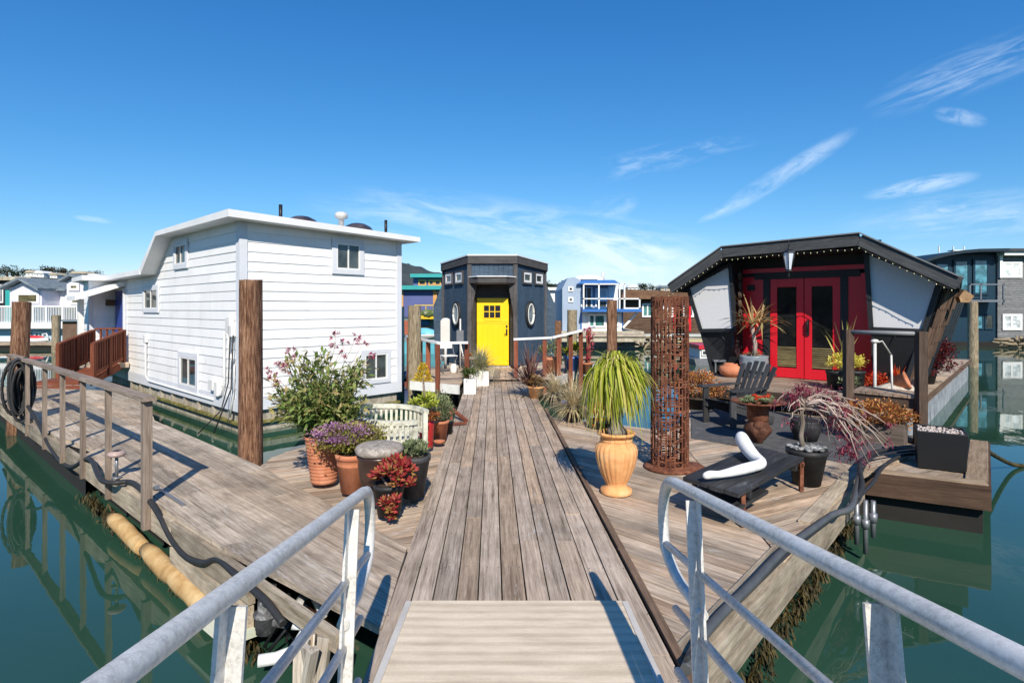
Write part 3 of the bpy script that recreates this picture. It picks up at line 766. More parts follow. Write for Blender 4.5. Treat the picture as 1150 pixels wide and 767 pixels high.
# ------------------------------------------------------------------ timber landing of the yellow door
mb = MB()
boards(mb, [(-2.35, 13.3), (-1.17, 12.55), (-1.17, 16.4), (-2.7, 16.4)], (1, .04), .15, z=.10)
boards(mb, [(-1.165, 14.25), (.50, 14.25), (1.6, 17.8), (-1.165, 17.8)], (0, 1), .16, z=.07)
boards(mb, [(.505, 14.25), (1.05, 13.9), (2.6, 17.6), (1.62, 17.8)], (1, .04), .15, z=.10)
struct(mb.build('landing_deck', M_PATIO))
mb = MB(); mb.beam((-2.36, 13.24, .03), (-1.16, 12.50, .03), .05, .20); mb.beam((1.05, 13.84, .02), (2.65, 17.6, .02), .05, .22); struct(mb.build('landing_fascia', paint('white fascia', (.74, .73, .70, 1), .6, .2)))
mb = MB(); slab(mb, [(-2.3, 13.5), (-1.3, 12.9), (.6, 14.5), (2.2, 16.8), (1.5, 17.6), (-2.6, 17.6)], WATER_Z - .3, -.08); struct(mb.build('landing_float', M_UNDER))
M_RAILW = paint('white top rail', (.80, .80, .79, 1), .5, .1)
def rail(name, label, pts, posts, zr, group=None):
    t = thing(name, label, 'railing', (*pts[0][:2], .1), 0, group)
    mb = MB()
    for a, b in zip(pts, pts[1:]): mb.beam(V(a), V(b), .09, .05)
    mb.build('top_rail', M_RAILW, t, world=True)
    for p in posts:
        mb = MB(); mb.beam(V((p[0], p[1], -.35 if p[2] else .1)), V((p[0], p[1], p[3])), .10, .10, up=(1, 0, 0)); mb.build('post', M_RED, t, world=True)
rail('porch_railing', 'white topped railing with brown posts left of the yellow door', [(-2.95, 15.6, 1.06), (-1.63, 12.72, 1.04), (-.98, 12.72, 1.05)],
     [(-2.75, 15.2, 1, 1.03), (-2.3, 14.3, 1, 1.02), (-2.0, 13.6, 1, 1.02), (-1.66, 12.74, 1, 1.0), (-1.02, 12.9, 0, 1.02)], 1.04)
rail('porch_railing', 'white topped railing with brown posts curving right from the yellow door to the water', [(.04, 14.3, 1.04), (1.00, 14.3, 1.08), (1.75, 14.6, 1.24), (2.35, 16.4, 1.28)],
     [(.10, 14.32, 0, 1.0), (.82, 14.34, 1, 1.02), (1.18, 14.42, 1, 1.09), (1.50, 14.6, 1, 1.16), (1.78, 14.75, 1, 1.2), (2.06, 15.4, 1, 1.22)], 1.04)
# ------------------------------------------------------------------ red door ark on the right
rh = thing('red_door_houseboat', 'dark flared ark houseboat with red double doors and pale stucco side panels', 'houseboat', (5.9, 11.5, 0), RZ)
# its own axes: x into the house, y to the left seen from the doors
M_STUCCO = mottled('pale stucco', [(.3, (.55, .55, .57)), (.5, (.61, .61, .63)), (.7, (.66, .66, .68))], 40, .85, .25, .004)
SH = .10
def y_(v): return v
mb = MB()
mb.obox((0, -1.25, .38), (.08, 0, 0), (0, .60, 0), (0, 0, 2.10)); mb.obox((0, .68, .38), (.08, 0, 0), (0, .60, 0), (0, 0, 2.10))
mb.obox((-.005, -1.20, 2.56), (.09, 0, 0), (0, 2.42, 0), (0, 0, .09))
mb.build('facade', M_REDP, rh)
mb = MB()
mb.obox((-.02, .665, .38), (.09, 0, 0), (0, .13, 0), (0, 0, 2.06)); mb.obox((-.02, -.775, .38), (.09, 0, 0), (0, .13, 0), (0, 0, 2.06)); mb.obox((-.02, -.98, 2.42), (.09, 0, 0), (0, 1.96, 0), (0, 0, .135))
mb.obox((.085, -1.3, 2.3), (.05, 0, 0), (0, 2.6, 0), (0, 0, .8))
mb.build('door_frame', M_DARK, rh)
for y0 in (-.645, .015):
    mb = MB(); w, h = .645, 2.03; c = (.0, y0 + w / 2, .39 + h / 2)
    mb.obox((0, y0, .39), (.05, 0, 0), (0, .135, 0), (0, 0, h)); mb.obox((0, y0 + w - .135, .39), (.05, 0, 0), (0, .135, 0), (0, 0, h))
    mb.obox((0, y0 + .135, .39), (.05, 0, 0), (0, w - .27, 0), (0, 0, .20)); mb.obox((0, y0 + .135, .39 + h - .17), (.05, 0, 0), (0, w - .27, 0), (0, 0, .17))
    d = mb.build('door', M_REDP, rh, bevel=.004)
    mb = MB(); a, b_ = y0 + .135, y0 + w - .135
    mb.add([(.022, a, .59), (.022, b_, .59), (.022, b_, .39 + h - .17), (.022, a, .39 + h - .17)], [(0, 1, 2, 3)])
    mb.build('pane', glass('dark door pane', (.010, .011, .012, 1), .03, .25), d)
    mb = MB(); z = .62
    while z < 1.02: mb.obox((.012, a + .004, z), (.008, 0, 0), (0, b_ - a - .008, 0), (0, 0, .022)); z += .042
    mb.build('blind', wood('bamboo slats', (.16, .12, .05), (.40, .33, .16), grain=10), d)
mb = MB(); mb.box((-.02, -.07, 1.42), (.03, .05, .30)); mb.tube([(-.03, -.07, 1.36), (-.075, -.07, 1.36), (-.075, -.07, 1.56), (-.03, -.07, 1.56)], .01, 6); mb.build('handle', M_BLK, rh)
mb = MB(); mb.box((-.012, 1.05, 2.25), (.015, .16, .12)); mb.build('plaque', M_DARK, rh)
# side panels: stucco inside a dark frame, standing forward of the doors
def panel(pts, name='stucco_panel'):
    mb = MB(); P4 = [V(p) for p in pts]; n_ = (P4[1] - P4[0]).cross(P4[3] - P4[0]).normalized()
    if n_.x > 0: n_ = -n_
    mb.prism(P4, -n_ * .06)
    o = mb.build(name, M_STUCCO, rh)
    mb = MB()
    for a, b_ in zip(P4, P4[1:] + P4[:1]):
        mb.beam(a + n_ * .012, b_ + n_ * .012, .075, .055, up=n_)
    mb.build('panel_frame', M_DARK, o)
panel([(-.5, 2.24, 2.28), (-.5, 1.30, 2.74), (-.5, 1.20, 1.36), (-.5, 1.94, 1.33)])
panel([(-.5, -1.17, 2.84), (-.5, -2.24, 2.27), (-.5, -2.02, 1.42), (-.5, -1.25, 1.44)])
# reveals between panels and doors, the hull flare below
mb = MB()
for sy in (1, -1):
    yo_, zi = (1.24, 2.8)
    P4 = [(-.46, sy * yo_, .95), (-.46, sy * 1.27, 2.84), (.05, sy * 1.22, 2.84), (.05, sy * 1.22, .38)]
    mb.prism([V(p) for p in P4], (0, sy * .05, 0))
    # flared flank boards, top edge well outside the bottom edge
    for k in range(10):
        x0 = -.44 + k * .60
        ty = 2.26 - .0 * k; by = 1.72
        mb.hex8([V((x0, sy * by, .32)), V((x0 + .6, sy * by, .32)), V((x0 + .6, sy * (by - .05), .32)), V((x0, sy * (by - .05), .32))] + [V((x0, sy * (ty + .0), 2.24)), V((x0 + .6, sy * (ty - .02), 2.24)), V((x0 + .6, sy * (ty - .08), 2.24)), V((x0, sy * (ty - .06), 2.24))])
    mb.prism([V(p) for p in ((-.48, sy * 1.24, 1.36), (-.48, sy * 1.98, 1.32), (-.30, sy * 1.70, .45), (-.2, sy * 1.24, .38))], (.05, 0, 0))
mb.prism([(5.4, -2.2, 2.2), (5.4, 2.2, 2.2), (5.4, 1.6, .3), (5.4, -1.6, .3)], (.06, 0, 0))
mb.build('hull_side', M_DARK, rh)
# brown shingle battens on the right flank, seen edge on
for k in range(7):
    mb = MB(); x0 = -.20 + k * .34
    for j in range(5):
        f0, f1 = j / 5, (j + 1) / 5
        a = V((x0 + .10 * f0, -2.30 + .56 * f0 - .02, 2.12 - 1.6 * f0)); b_ = V((x0 + .10 * f1, -2.30 + .56 * f1 - .045, 2.12 - 1.6 * f1))
        mb.beam(a, b_, .20, .035, up=(0, -1, .3))
    mb.build('shingle_batten', wood('shingle brown', (.09, .052, .036), (.28, .175, .125), grain=14, var=.3), rh)
for sy, y0 in ((1, 1.55), (-1, -1.6)):     # struts under the panels
    mb = MB(); mb.beam((-.46, y0, 1.34), (-.1, y0 - sy * .45, .40), .07, .07); mb.build('strut', M_DARK, rh)
# roof: flat in the middle, sloping at both sides, tapering backwards
Z0, Z1 = 3.04, 2.30
fr = [(-.92, 2.46, Z1), (-.92, 1.30, Z0 - .02), (-.92, -1.15, Z0 + .04), (-.92, -2.54, Z1 - .04)]
bk = [(6.5, 2.2, Z1), (6.5, 1.2, Z0 - .02), (6.5, -1.1, Z0), (6.5, -2.0, Z1)]
mb = MB()
for i in range(3):
    q = [V(fr[i]), V(fr[i + 1]), V(bk[i + 1]), V(bk[i])]
    mb.hex8([p - V((0, 0, .13)) for p in q] + q)
rf = mb.build('roof', M_ROOFD, rh)
mb = MB()
for i in range(3):
    a, b_ = V(fr[i]), V(fr[i + 1])
    mb.beam(a + V((-.02, 0, -.06)), b_ + V((-.02, 0, -.06)), .035, .21, up=(0, 0, 1))
mb.build('fascia', wood('grey fascia', (.035, .04, .045), (.10, .105, .11), grain=14, var=.2), rf)
mb = MB()
for i in range(3):
    a, b_ = V(fr[i]), V(fr[i + 1]); mb.beam(a + V((-.02, 0, .058)), b_ + V((-.02, 0, .058)), .10, .022)
a, b_ = V(fr[3]), V(bk[3]); mb.beam(a + V((0, -.01, .045)), b_ + V((0, -.01, .045)), .05, .05)
mb.build('drip_edge', paint('grey drip edge', (.20, .21, .22, 1), .5), rf)
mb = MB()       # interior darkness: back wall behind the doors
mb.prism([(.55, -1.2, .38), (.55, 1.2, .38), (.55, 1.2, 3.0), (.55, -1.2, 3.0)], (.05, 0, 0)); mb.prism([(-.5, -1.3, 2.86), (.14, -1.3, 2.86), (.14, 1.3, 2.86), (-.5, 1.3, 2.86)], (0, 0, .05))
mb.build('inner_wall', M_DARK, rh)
# carved timber on the left reveal
mb = MB()
for k in range(6): mb.ball((-.32, 1.17, 1.5 + k * .2), .085, 9, 6, (1, .5, 1.1), .12)
mb.build('carved_post', M_BROWN, rh)
# lantern under the eaves
lt = thing('hanging_lantern', 'silver glazed coach lantern hanging above the red doors', 'lantern', (4.93, 10.15, 2.6))
mb = MB(); mb.lathe([(.02, .30), (.025, .26), (.11, .22), (.12, .20), (.105, .195)], n=6, smooth=False); mb.lathe([(.055, -.10), (.06, -.13), (.02, -.16), (.012, -.24)], n=6, smooth=False)
for k in range(6):
    w_ = 2 * PI * k / 6; mb.tube([(.105 * math.cos(w_), .105 * math.sin(w_), .20), (.055 * math.cos(w_), .055 * math.sin(w_), -.10)], .009, 5)
mb.tube([(0, 0, .30), (0, 0, .42)], .008, 5)
mb.build('cage', M_BLK, lt)
mb = MB(); mb.lathe([(.05, -.10), (.098, .20)], n=6, smooth=False); mb.build('glass', paint('frosted lantern glass', (.62, .68, .76, 1), .15, .05, spec=.8), lt)
# string lights along the eaves
st = thing('string_lights', 'string of small clear bulbs strung along the dark roof edge above the red doors', 'string lights', (5.2, 10.6, 2.7))
M_ = Matrix.Translation(V((5.9, 11.5, 0))) @ Matrix.Rotation(RZ, 4, 'Z')
cord, bul = MB(), MB(); pts = []
for i in range(3):
    a, b_ = V(fr[i]) + V((-.06, 0, -.20)), V(fr[i + 1]) + V((-.06, 0, -.20))
    n = int((b_ - a).length / .11)
    for k in range(n): pts.append(M_ @ (a.lerp(b_, k / n) - V((0, 0, .02 * abs(math.sin(k * .7))))))
cord.tube(pts, .006, 5)
for p in pts: bul.lathe([(.003, -.030), (.0075, -.020), (.006, -.003)], p, 6)
cord.build('cord', M_BLK, st, world=True); bul.build('bulb', paint('warm glass bulb', (.75, .70, .42, 1), .15), st, world=True)['kind'] = 'stuff'
# its float: planked barge with a pale liner
mb = MB()
ML = lambda x, y, z=0: M_ @ V((x, y, z))
q = [ML(*p) for p in ((-2.55, -1.88), (12, -1.88), (12, 1.7), (-2.55, -.55))]
boards(mb, [(p.x, p.y) for p in (ML(-2.45, -1.86), ML(12, -1.86), ML(12, -1.2), ML(-2.45, -1.2))], GB, .24, z=.11, jit=.006, cut=(9, 10))
struct(mb.build('barge_deck', M_PATIO))
mb = MB(); mb.prism([ML(*p, WATER_Z - .2) for p in ((-2.0, -1.83), (12, -1.83), (12, 1.7), (-1.6, 1.7))], (0, 0, .62))
struct(mb.build('barge_float', mottled('pale liner', [(.3, (.10, .105, .11)), (.5, (.30, .31, .33)), (.7, (.46, .47, .49))], 3, .5, .8, .03)))
mb = MB(); mb.beam(ML(-2.47, -1.89, .05), ML(12, -1.89, .05), .04, .10); mb.beam(ML(-2.47, -1.86, .05), ML(-2.47, -1.2, .05), .04, .10); struct(mb.build('barge_edging', M_DKTRIM))
# porch platform in front of the doors
mb = MB()
boards(mb, [(p.x, p.y) for p in (ML(-2.0, .9), ML(-2.0, -1.45), ML(0, -1.45), ML(0, 1.9), ML(-1.2, 1.9))], GB, .15, z=.38, jit=.003)
struct(mb.build('porch_platform', wood('porch boards', (.16, .11, .08), (.52, .40, .31), tint=(1, .86, .74, 1), grain=22, var=.35, scuff=.3, bm=.5)))
mb = MB(); mb.beam(ML(-2.0, .95, .235), ML(-2.0, -1.47, .235), .04, .2); mb.beam(ML(-2.0, .95, .235), ML(-1.2, 1.92, .235), .04, .2); mb.beam(ML(-1.97, -1.44, .235), ML(0, -1.44, .235), .04, .2)
struct(mb.build('platform_fascia', M_BROWN))
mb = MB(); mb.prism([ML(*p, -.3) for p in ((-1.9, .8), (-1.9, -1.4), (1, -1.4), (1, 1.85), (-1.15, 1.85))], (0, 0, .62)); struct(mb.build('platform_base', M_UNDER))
# the step bench between two posts with a grey grab rail
sb = thing('grab_rail', 'two brown posts joined by a grey grab rail beside the plank step', 'railing', at(992, 495))
P1, P2 = V((4.84, 8.2, 0)), V((5.42, 7.55, 0))
for p in (P1, P2):
    mb = MB(); mb.beam(p, p + V((0, 0, 1.5)), .095, .115, up=(1, 0, 0)); mb.build('post', M_BROWN, sb, world=True)
mb = MB(); mb.tube([P1 + V((0, 0, 1.47)), P2 + V((0, 0, 1.47))], .03, 10); mb.build('rail', paint('grey rail', (.22, .225, .23, 1), .5), sb, world=True)
st = thing('plank_step', 'brown plank step with a slatted top between the two rail posts', 'step', (5.2, 8.05, 0))
u = (P2 - P1).normalized(); n_ = V((.673, .74, 0))
for k in range(5):
    mb = MB() if k == 0 else mb
    mb.obox(P1 + u * (.06 + k * .165) + n_ * .0 + V((0, 0, .60)), u * .155, n_ * .52, V((0, 0, .045)))
mb.build('top', wood('porch boards', None, None), st, world=True)
mb = MB(); mb.obox(P1 + u * .02 + n_ * .02 + V((0, 0, .46)), u * .86, n_ * .04, V((0, 0, .138)))
mb.obox(P2 - u * .10 + n_ * .07 , u * .08, n_ * .4, V((0, 0, .595))); mb.obox(P1 + u * .04 + n_ * .07, u * .08, n_ * .4, V((0, 0, .595)))
mb.build('frame', M_BROWN, st, world=True)
# ------------------------------------------------------------------ pilings, railing, hoses and floats along the left pier
def piling(x, y, r, z1, label, mat, lean=(0, 0), cat='piling', z0=None):
    z0 = WATER_Z - .6 if z0 is None else z0
    mb = MB(); n = 22; k = 14; vs, bc, fs = [], [], []
    ph = rnd(0, 6)
    for j in range(k + 1):
        t = j / k; z = z0 + (z1 - z0) * t
        for i in range(n):
            w = 2 * PI * i / n
            q = r * (1.05 - .08 * t) * (1 + .03 * math.sin(5 * w + ph + 3 * t) + .022 * math.sin(11 * w + ph) + rnd(-.012, .012))
            vs.append((q * math.cos(w) + lean[0] * (t - 1), q * math.sin(w) + lean[1] * (t - 1), z + (rnd(-.012, .012) if j == k else 0))); bc.append((z * .6, w * r * 1.6 + 7, ph))
    for j in range(k):
        for i in range(n): fs.append((j * n + i, j * n + (i + 1) % n, (j + 1) * n + (i + 1) % n, (j + 1) * n + i))
    mb.add(vs, fs, .5, bc, True)
    top = len(vs); mb.add([(v[0] * .985, v[1] * .985, v[2]) for v in vs[-n:]], [tuple(range(n))], .3)
    o = mb.build('wooden_piling', mat); o.location = (x, y, 0)
    return tag(o, label, cat, 'wooden mooring pilings')
piling(-3.22, 7.02, .138, 2.15, 'thick brown timber piling rising between the white houseboat corner and the pier', M_PILE)
piling(-9.25, 10.75, .145, 1.93, 'leaning brown piling with coiled hoses hung beside it at the far left of the pier', M_PILE, (.12, 0))
piling(1.62, 9.25, .085, 1.94, 'square topped brown piling rising behind the ponytail palm', M_PILE)
piling(-2.38, 13.9, .16, 1.88, 'lichen covered pale piling at the right end of the white houseboat', M_PILEG)
piling(-2.95, 14.9, .13, 1.86, 'teal painted piling close behind the white houseboat corner', mottled('peeling teal', [(.35, (.10, .30, .25)), (.55, (.30, .42, .36)), (.7, (.26, .20, .14))], 7, .9, .3, .01, streak=(3, 3, .7)))
piling(18.6, 23.0, .17, 2.1, 'pale round piling at the far end of the barge beside the red door houseboat', M_PILEG)
piling(2.9, 27.5, .24, 1.75, 'pale grey piling standing in the water right of the dark blue houseboat', M_PILEG)
piling(1.9, 24.0, .19, 1.3, 'short brown piling at the right edge of the dark blue houseboat', M_PILE)
piling(-24.8, 31, .20, 1.45, 'stubby greenish piling in front of the white cottage houseboat railing', M_PILEG)
piling(10.5, 39, .28, 1.75, 'slim grey piling right of the blue and white houseboat', M_PILEG)

pr = thing('pier_railing', 'grey weathered timber railing along the water edge of the left pier', 'railing', (-5.2, 6.9, 0))
rp = [(-3.36, 5.24), (-4.30, 6.07), (-5.12, 6.80), (-5.90, 7.48), (-6.74, 8.22), (-7.72, 9.08), (-9.0, 10.2)]
for i, (x, y) in enumerate(rp):
    mb = MB(); mb.beam((x, y, -.22 if i < 6 else 0), (x, y, .955),   .052 if i else .075, .052 if i else .075, up=(.75, -.66, 0)); mb.build('post', M_POST, pr, world=True)
mb = MB()
for a, b_ in ((rp[0], rp[2]), (rp[2], rp[4]), (rp[4], rp[6])):
    a, b_ = V((*a, .98)), V((*b_, .98)); d = (b_ - a).normalized(); mb.beam(a - d * .09, b_ + d * (-.09 - .003), .115, .04)
mb.build('top_rail', M_POST, pr, world=True)
# hose bundle
mb = MB()
for k in range(13):
    c = V((-7.93 + rnd(-.10, .10), 9.16 + rnd(-.10, .10), .52 + rnd(-.06, .06))); pts = []
    rx, rz_ = rnd(.05, .17), rnd(.36, .50); ph = rnd(0, PI); ti = rnd(-.5, .5)
    for j in range(17):
        w = 2 * PI * j / 16
        pts.append(c + V((rx * math.cos(w) * .75 + ti * .05 * math.sin(w), rx * math.cos(w) * .65 + .02 * k / 13, rz_ * math.sin(w) * (1 if math.sin(w) > 0 else 1.05))))
    mb.tube(pts, rnd(.014, .024), 7)
tag(mb.build('hose_coil', M_CABLE, loc=(-7.7, 9.0, .1)), 'bundle of black hoses hanging over the end of the grey pier railing', 'hose')
def edge(px, py, out=.05):
    """the point on the front face of the left pier seen at this pixel"""
    r = (px - CX) / FPX; p, d = V((-.72, 3.0, 0)), V((-4.53, 4.0, 0)); o = V((-.673, -.74, 0)) * out
    if px < 60: p, d = V((-5.25, 7.0, 0)), V((-3.45, 3.0, 0))
    p = p + o; s_ = (p.x - r * p.y) / (r * d.y - d.x); q = p + d * s_
    return V((q.x, q.y, EYE - (py - CY) / FPX * q.y))
def clutter_rope(label, c, r, turns, mat, rr=.016):
    mb = MB(); pts = []
    for k in range(turns * 14):
        w = 2 * PI * k / 14; q = r * (1 - .25 * k / (turns * 14)) * rnd(.96, 1.04); pts.append((q * math.cos(w), q * math.sin(w), rr + .012 * (k // 14)))
    mb.tube(pts, rr, 7); o = mb.build('hose_loop', mat, loc=(0, 0, 0)); o.location = c; tag(o, label, 'hose')
def cable(name, label, pts, r, mat, cat='cable'):
    P3 = []
    pts = [V(p) for p in pts]
    for i in range(len(pts) - 1):
        p0, p1, p2, p3 = pts[max(i - 1, 0)], pts[i], pts[i + 1], pts[min(i + 2, len(pts) - 1)]
        for k in range(6):
            t = k / 6
            P3.append(.5 * ((2 * p1) + (p2 - p0) * t + (2 * p0 - 5 * p1 + 4 * p2 - p3) * t * t + (3 * p1 - p0 - 3 * p2 + p3) * t ** 3))
    P3.append(pts[-1]); mb = MB(); mb.tube(P3, r, 8)
    return tag(mb.build(name, mat, loc=pts[0]), label, cat)
cable('power_cable', 'thick black cable draped along the left pier edge below the railing posts',
      [edge(4, 452), edge(22, 447), edge(40, 470), edge(58, 505), edge(78, 524), edge(100, 515), at(113, 538, .03), at(128, 542, .035), at(145, 541, .035), edge(157, 548, .02), edge(168, 562), edge(180, 580), edge(192, 604), edge(208, 624), edge(228, 632), edge(245, 628, .03), edge(262, 642), edge(278, 656), edge(300, 676), edge(318, 700)], .026, M_CABLE)
M_FOAM = mottled('yellow foam', [(.3, (.20, .11, .045)), (.48, (.44, .27, .11)), (.7, (.62, .45, .23))], 4, .85, .4, .01)
for i, (a, b_, r) in enumerate(((V((-4.22, 6.02, -.40)), V((-3.42, 5.32, -.45)), .075), (V((-3.40, 5.30, -.44)), V((-2.25, 4.28, -.47)), .08))):
    mb = MB(); d = (b_ - a); n = 8
    mb.tube([a + d * (k / n) + V((0, 0, rnd(-.01, .01))) for k in range(n + 1)], [r * (.8 if k in (0, n) else rnd(.95, 1.05)) for k in range(n + 1)], 12)
    tag(mb.build('foam_float', M_FOAM, loc=a), ('longer yellow foam float at the waterline below the near end of the left pier', 'yellow foam float at the waterline under the second railing post')[1 - i], 'float', 'yellow foam floats under the pier')
mb = MB(); a, b_ = V((-2.28, 4.2, -.40)), V((-1.80, 3.80, -.40)); mb.beam(a, b_, .22, .035, up=(.1, 0, 1))
tag(mb.build('loose_plank', mottled('green white plank', [(.35, (.45, .55, .42)), (.6, (.66, .62, .50)), (.75, (.5, .42, .28))], 7, .85, .3, .006), loc=a), 'pale green plank floating at the water beside the near pier corner', 'plank')
t = thing('path_light', 'small round headed solar lamp on a stem at the pier edge', 'lamp', at(131, 537, .01))
mb = MB(); mb.tube([(0, 0, 0), (0, 0, .24)], .016, 8); mb.lathe([(.05, 0), (.05, .015), (.02, .02)], n=12); mb.build('stem', M_GREYM, t)
mb = MB(); mb.lathe([(.02, .22), (.075, .235), (.085, .255), (.08, .275), (.03, .29)], n=18); mb.build('lamp_head', paint('pinkish lamp head', (.46, .34, .31, 1), .4, .15), t)
mb = MB(); mb.box((0, 0, .292), (.06, .05, .008)); mb.build('solar_cell', M_BLK, t)
t = thing('dock_cleat', 'small black cleat with a rusty hinge plate by the last railing post', 'cleat', at(186, 555, .01))
mb = MB(); a = at(174, 548, .03); mb.tube([a, a + V((.05, -.04, .02))], .022, 8); mb.beam(at(180, 550, .02), at(206, 567, .02), .03, .02); mb.build('plate', M_GREYM, t, world=True)
# pump and pipes under the pier corner
t = thing('bilge_pump', 'corroded grey pump with white elbow pipes under the near pier corner', 'pump', at(300, 690, -.35))
mb = MB(); c = at(300, 690, -.30)
mb.lathe([(.02, -.12), (.075, -.11), (.08, .0), (.09, .005), (.09, .02), (.06, .03), (.06, .10), (.035, .12)], c, 16); mb.tube([c + V((.0, 0, -.03)), c + V((.16, -.03, -.03))], .045, 12); mb.lathe([(.04, .1), (.04, .2), (.055, .2), (.055, .22)], c + V((.03, -.05, 0)), 10)
mb.build('pump_body', mottled('corroded alloy', [(.35, (.02, .02, .025)), (.55, (.12, .12, .125)), (.7, (.42, .42, .41))], 14, .7, .5, .006), t, world=True)
mb = MB(); a = at(290, 742, -.42)
mb.tube([a, a + V((.10, .03, .0)), a + V((.20, .08, .02)), a + V((.26, .12, .14)), at(330, 700, -.25)], .038, 10); mb.tube([at(330, 690, -.18), at(338, 672, -.2), at(352, 668, -.2), at(364, 690, -.25)], .03, 10)
mb.build('elbow_pipe', M_PVC, t, world=True)
mb = MB(); a = at(312, 668, -.2)
for k in range(5): mb.tube([a + V((rnd(-.1, .1), rnd(-.1, .1), 0)), a + V((rnd(-.1, .15), rnd(-.12, .05), -.12)), a + V((rnd(-.05, .25), rnd(-.2, 0), -.28))], .012, 6)
mb.build('wiring', M_BLK, t, world=True)
mb = MB(); a = at(352, 748, -.2)
for k in range(6): mb.beam(a + V((rnd(-.10, .08), rnd(-.05, .12), -.35)), a + V((rnd(-.10, .06), rnd(-.05, .12), .12)), rnd(.05, .10), rnd(.03, .06))
tag(mb.build('broken_fender', wood('peeling white timber', (.22, .15, .09), (.78, .72, .62), grain=16, var=.3, bm=.6), loc=a), 'splintered pale timber fender at the corner beside the gangway post', 'fender')

# cables and pipe along the right patio edge
cable('edge_conduit', 'grey banded conduit running along the water edge of the right patio deck',
      [at(770, 752, .05), at(784, 722, .05), at(810, 690, .05), at(845, 655, .06), at(880, 618, .06), at(912, 594, .06), at(935, 578, .06), at(955, 570, .08), at(962, 548, .08), at(966, 530, .10)], .028, paint('dark conduit', (.085, .09, .095, 1), .45, .3, 6), 'conduit')
cable('thin_cable', 'thin black cable sagging beside the conduit on the right deck edge', [at(771, 740, .1), at(800, 706, .02), at(838, 668, .02), at(885, 622, .03), at(930, 586, .03), at(966, 560, .05), at(968, 530, .1), at(985, 512, .08), at(1036, 505, .08)], .012, M_CABLE)
cable('thick_hose', 'thick black hose curving from the deck edge across to the black planter box', [at(962, 560, .06), at(968, 545, .1), at(966, 522, .1), at(982, 508, .08), at(1010, 503, .06), at(1040, 500, .05)], .026, M_CABLE, 'hose')
cable('looped_hose', 'second black hose looping across the raft towards the black planter box', [at(966, 556, .02), at(980, 542, .04), at(992, 524, .05), at(1012, 512, .04), at(1040, 508, .03)], .020, M_CABLE, 'hose')
t = thing('hanging_pipes', 'grey pipe fittings hanging into the water at the right deck corner', 'pipe', at(967, 560, 0))
for dx, l in ((-.05, .42), (.02, .50), (.08, .34)):
    mb = MB(); p = at(967, 560, .02) + V((dx, -.03 - dx * .3, 0)); mb.tube([p, p - V((0, 0, l))], .022, 8); mb.lathe([(.034, -.06), (.034, .02)], p - V((0, 0, l * .4)), 10); mb.build('pipe', M_GREYM, t, world=True)
t = thing('conduit_junction', 'jumble of grey conduit elbows and cables at the barge corner behind the black planter box', 'conduit', ML(-2.55, -1.85, -.1))
mb = MB()
for k in range(5):
    p = ML(-2.52 - .03 * k, -1.55 - .08 * k, .05); mb.tube([p + V((0, 0, .10)), p + V((rnd(-.1, .1), -.1, -.05)), p + V((rnd(-.1, .1), -.22, -.18)), p + V((rnd(-.05, .2), -.40, -.24))], rnd(.018, .035), 8)
mb.build('cable', M_CABLE, t, world=True)
mb = MB(); p = ML(-2.5, -1.2, .1); mb.lathe([(.05, 0), (.055, .08), (.03, .12)], p, 12); mb.tube([p + V((.2, -.3, .15)), p + V((.2, -.3, -.25)), p + V((.27, -.36, -.3))], .035, 10); mb.lathe([(.06, -.05), (.06, .05)], p + V((.2, -.3, -.05)), 12)
mb.build('elbow', paint('pale fitting', (.50, .52, .55, 1), .4, .25), t, world=True)
cable('barge_hose', 'black corrugated hose lying along the barge edge below the dark red bush', [ML(-.9, -1.75, .16), ML(-1.6, -1.78, .16), ML(-2.2, -1.86, .18), ML(-2.6, -1.95, .08), ML(-2.75, -2.0, -.15)], .04, M_CABLE, 'hose')
cable('mooring_rope', 'weedy mooring line sagging into the water right of the brown raft', [at(1108, 506, -.1), at(1125, 516, -.35), at(1140, 522, -.5), at(1165, 524, -.56)], .03, M_SLIME, 'rope')

# ------------------------------------------------------------------ raft with the black planter
rt = thing('planter_raft', 'brown timber framed raft floating at the right deck corner', 'raft', (5.2, 6.6, -.3))
A, B, C, D = V((3.92, 6.40, -.02)), V((4.90, 5.86, -.02)), V((6.50, 7.78, -.02)), V((5.5, 8.3, -.02))
mb = MB()
boards(mb, [(A.x, A.y), (B.x, B.y), (C.x, C.y), (D.x, D.y)], (.9, .47), .16, z=-.03)
mb.build('deck', M_PATIO, rt, world=True)
mb = MB()
for p, q in ((A, B), (B, C), (C, D), (D, A)):
    d = (q - p).normalized(); mb.beam(p + d * .025 - V((0, 0, .125)), q + d * .02 - V((0, 0, .125)), .045, .25)
mb.build('frame', wood('raft frame', (.045, .024, .016), (.125, .075, .05), grain=20, var=.1, bm=.4), rt, world=True)
mb = MB()
for p, q, w in ((B, C, .19), (A, B, .15)):
    d = (q - p).normalized(); s_ = V((-d.y, d.x, 0)); mb.beam(p + s_ * w / 2 + d * (.16 if w == .19 else 0), q + s_ * w / 2, w, .03)
mb.build('cap_board', wood('raft cap', (.22, .14, .08), (.50, .38, .26), grain=18, bm=.4), rt, world=True)
mb = MB(); mb.prism([p + (V((5.2, 7.1, 0)) - p) * .08 + V((0, 0, -.9)) for p in (A, B, C, D)], (0, 0, .65)); mb.build('float', M_UNDER, rt, world=True)
t = thing('planter_box', 'square black planter box topped with pale gravel on the brown raft', 'planter', (4.97, 6.62, -.02), math.radians(-32))
mb = MB(); mb.lathe([(.265, 0), (.285, .40), (.285, .425), (.262, .425), (.262, .39)], n=4, smooth=False)
o = mb.build('box', M_BLK, t, bevel=.006); o.rotation_euler = (0, 0, PI / 4); o.scale = (1.18, 1.18, 1)
o['kind'] = 'thing'
mb = MB()
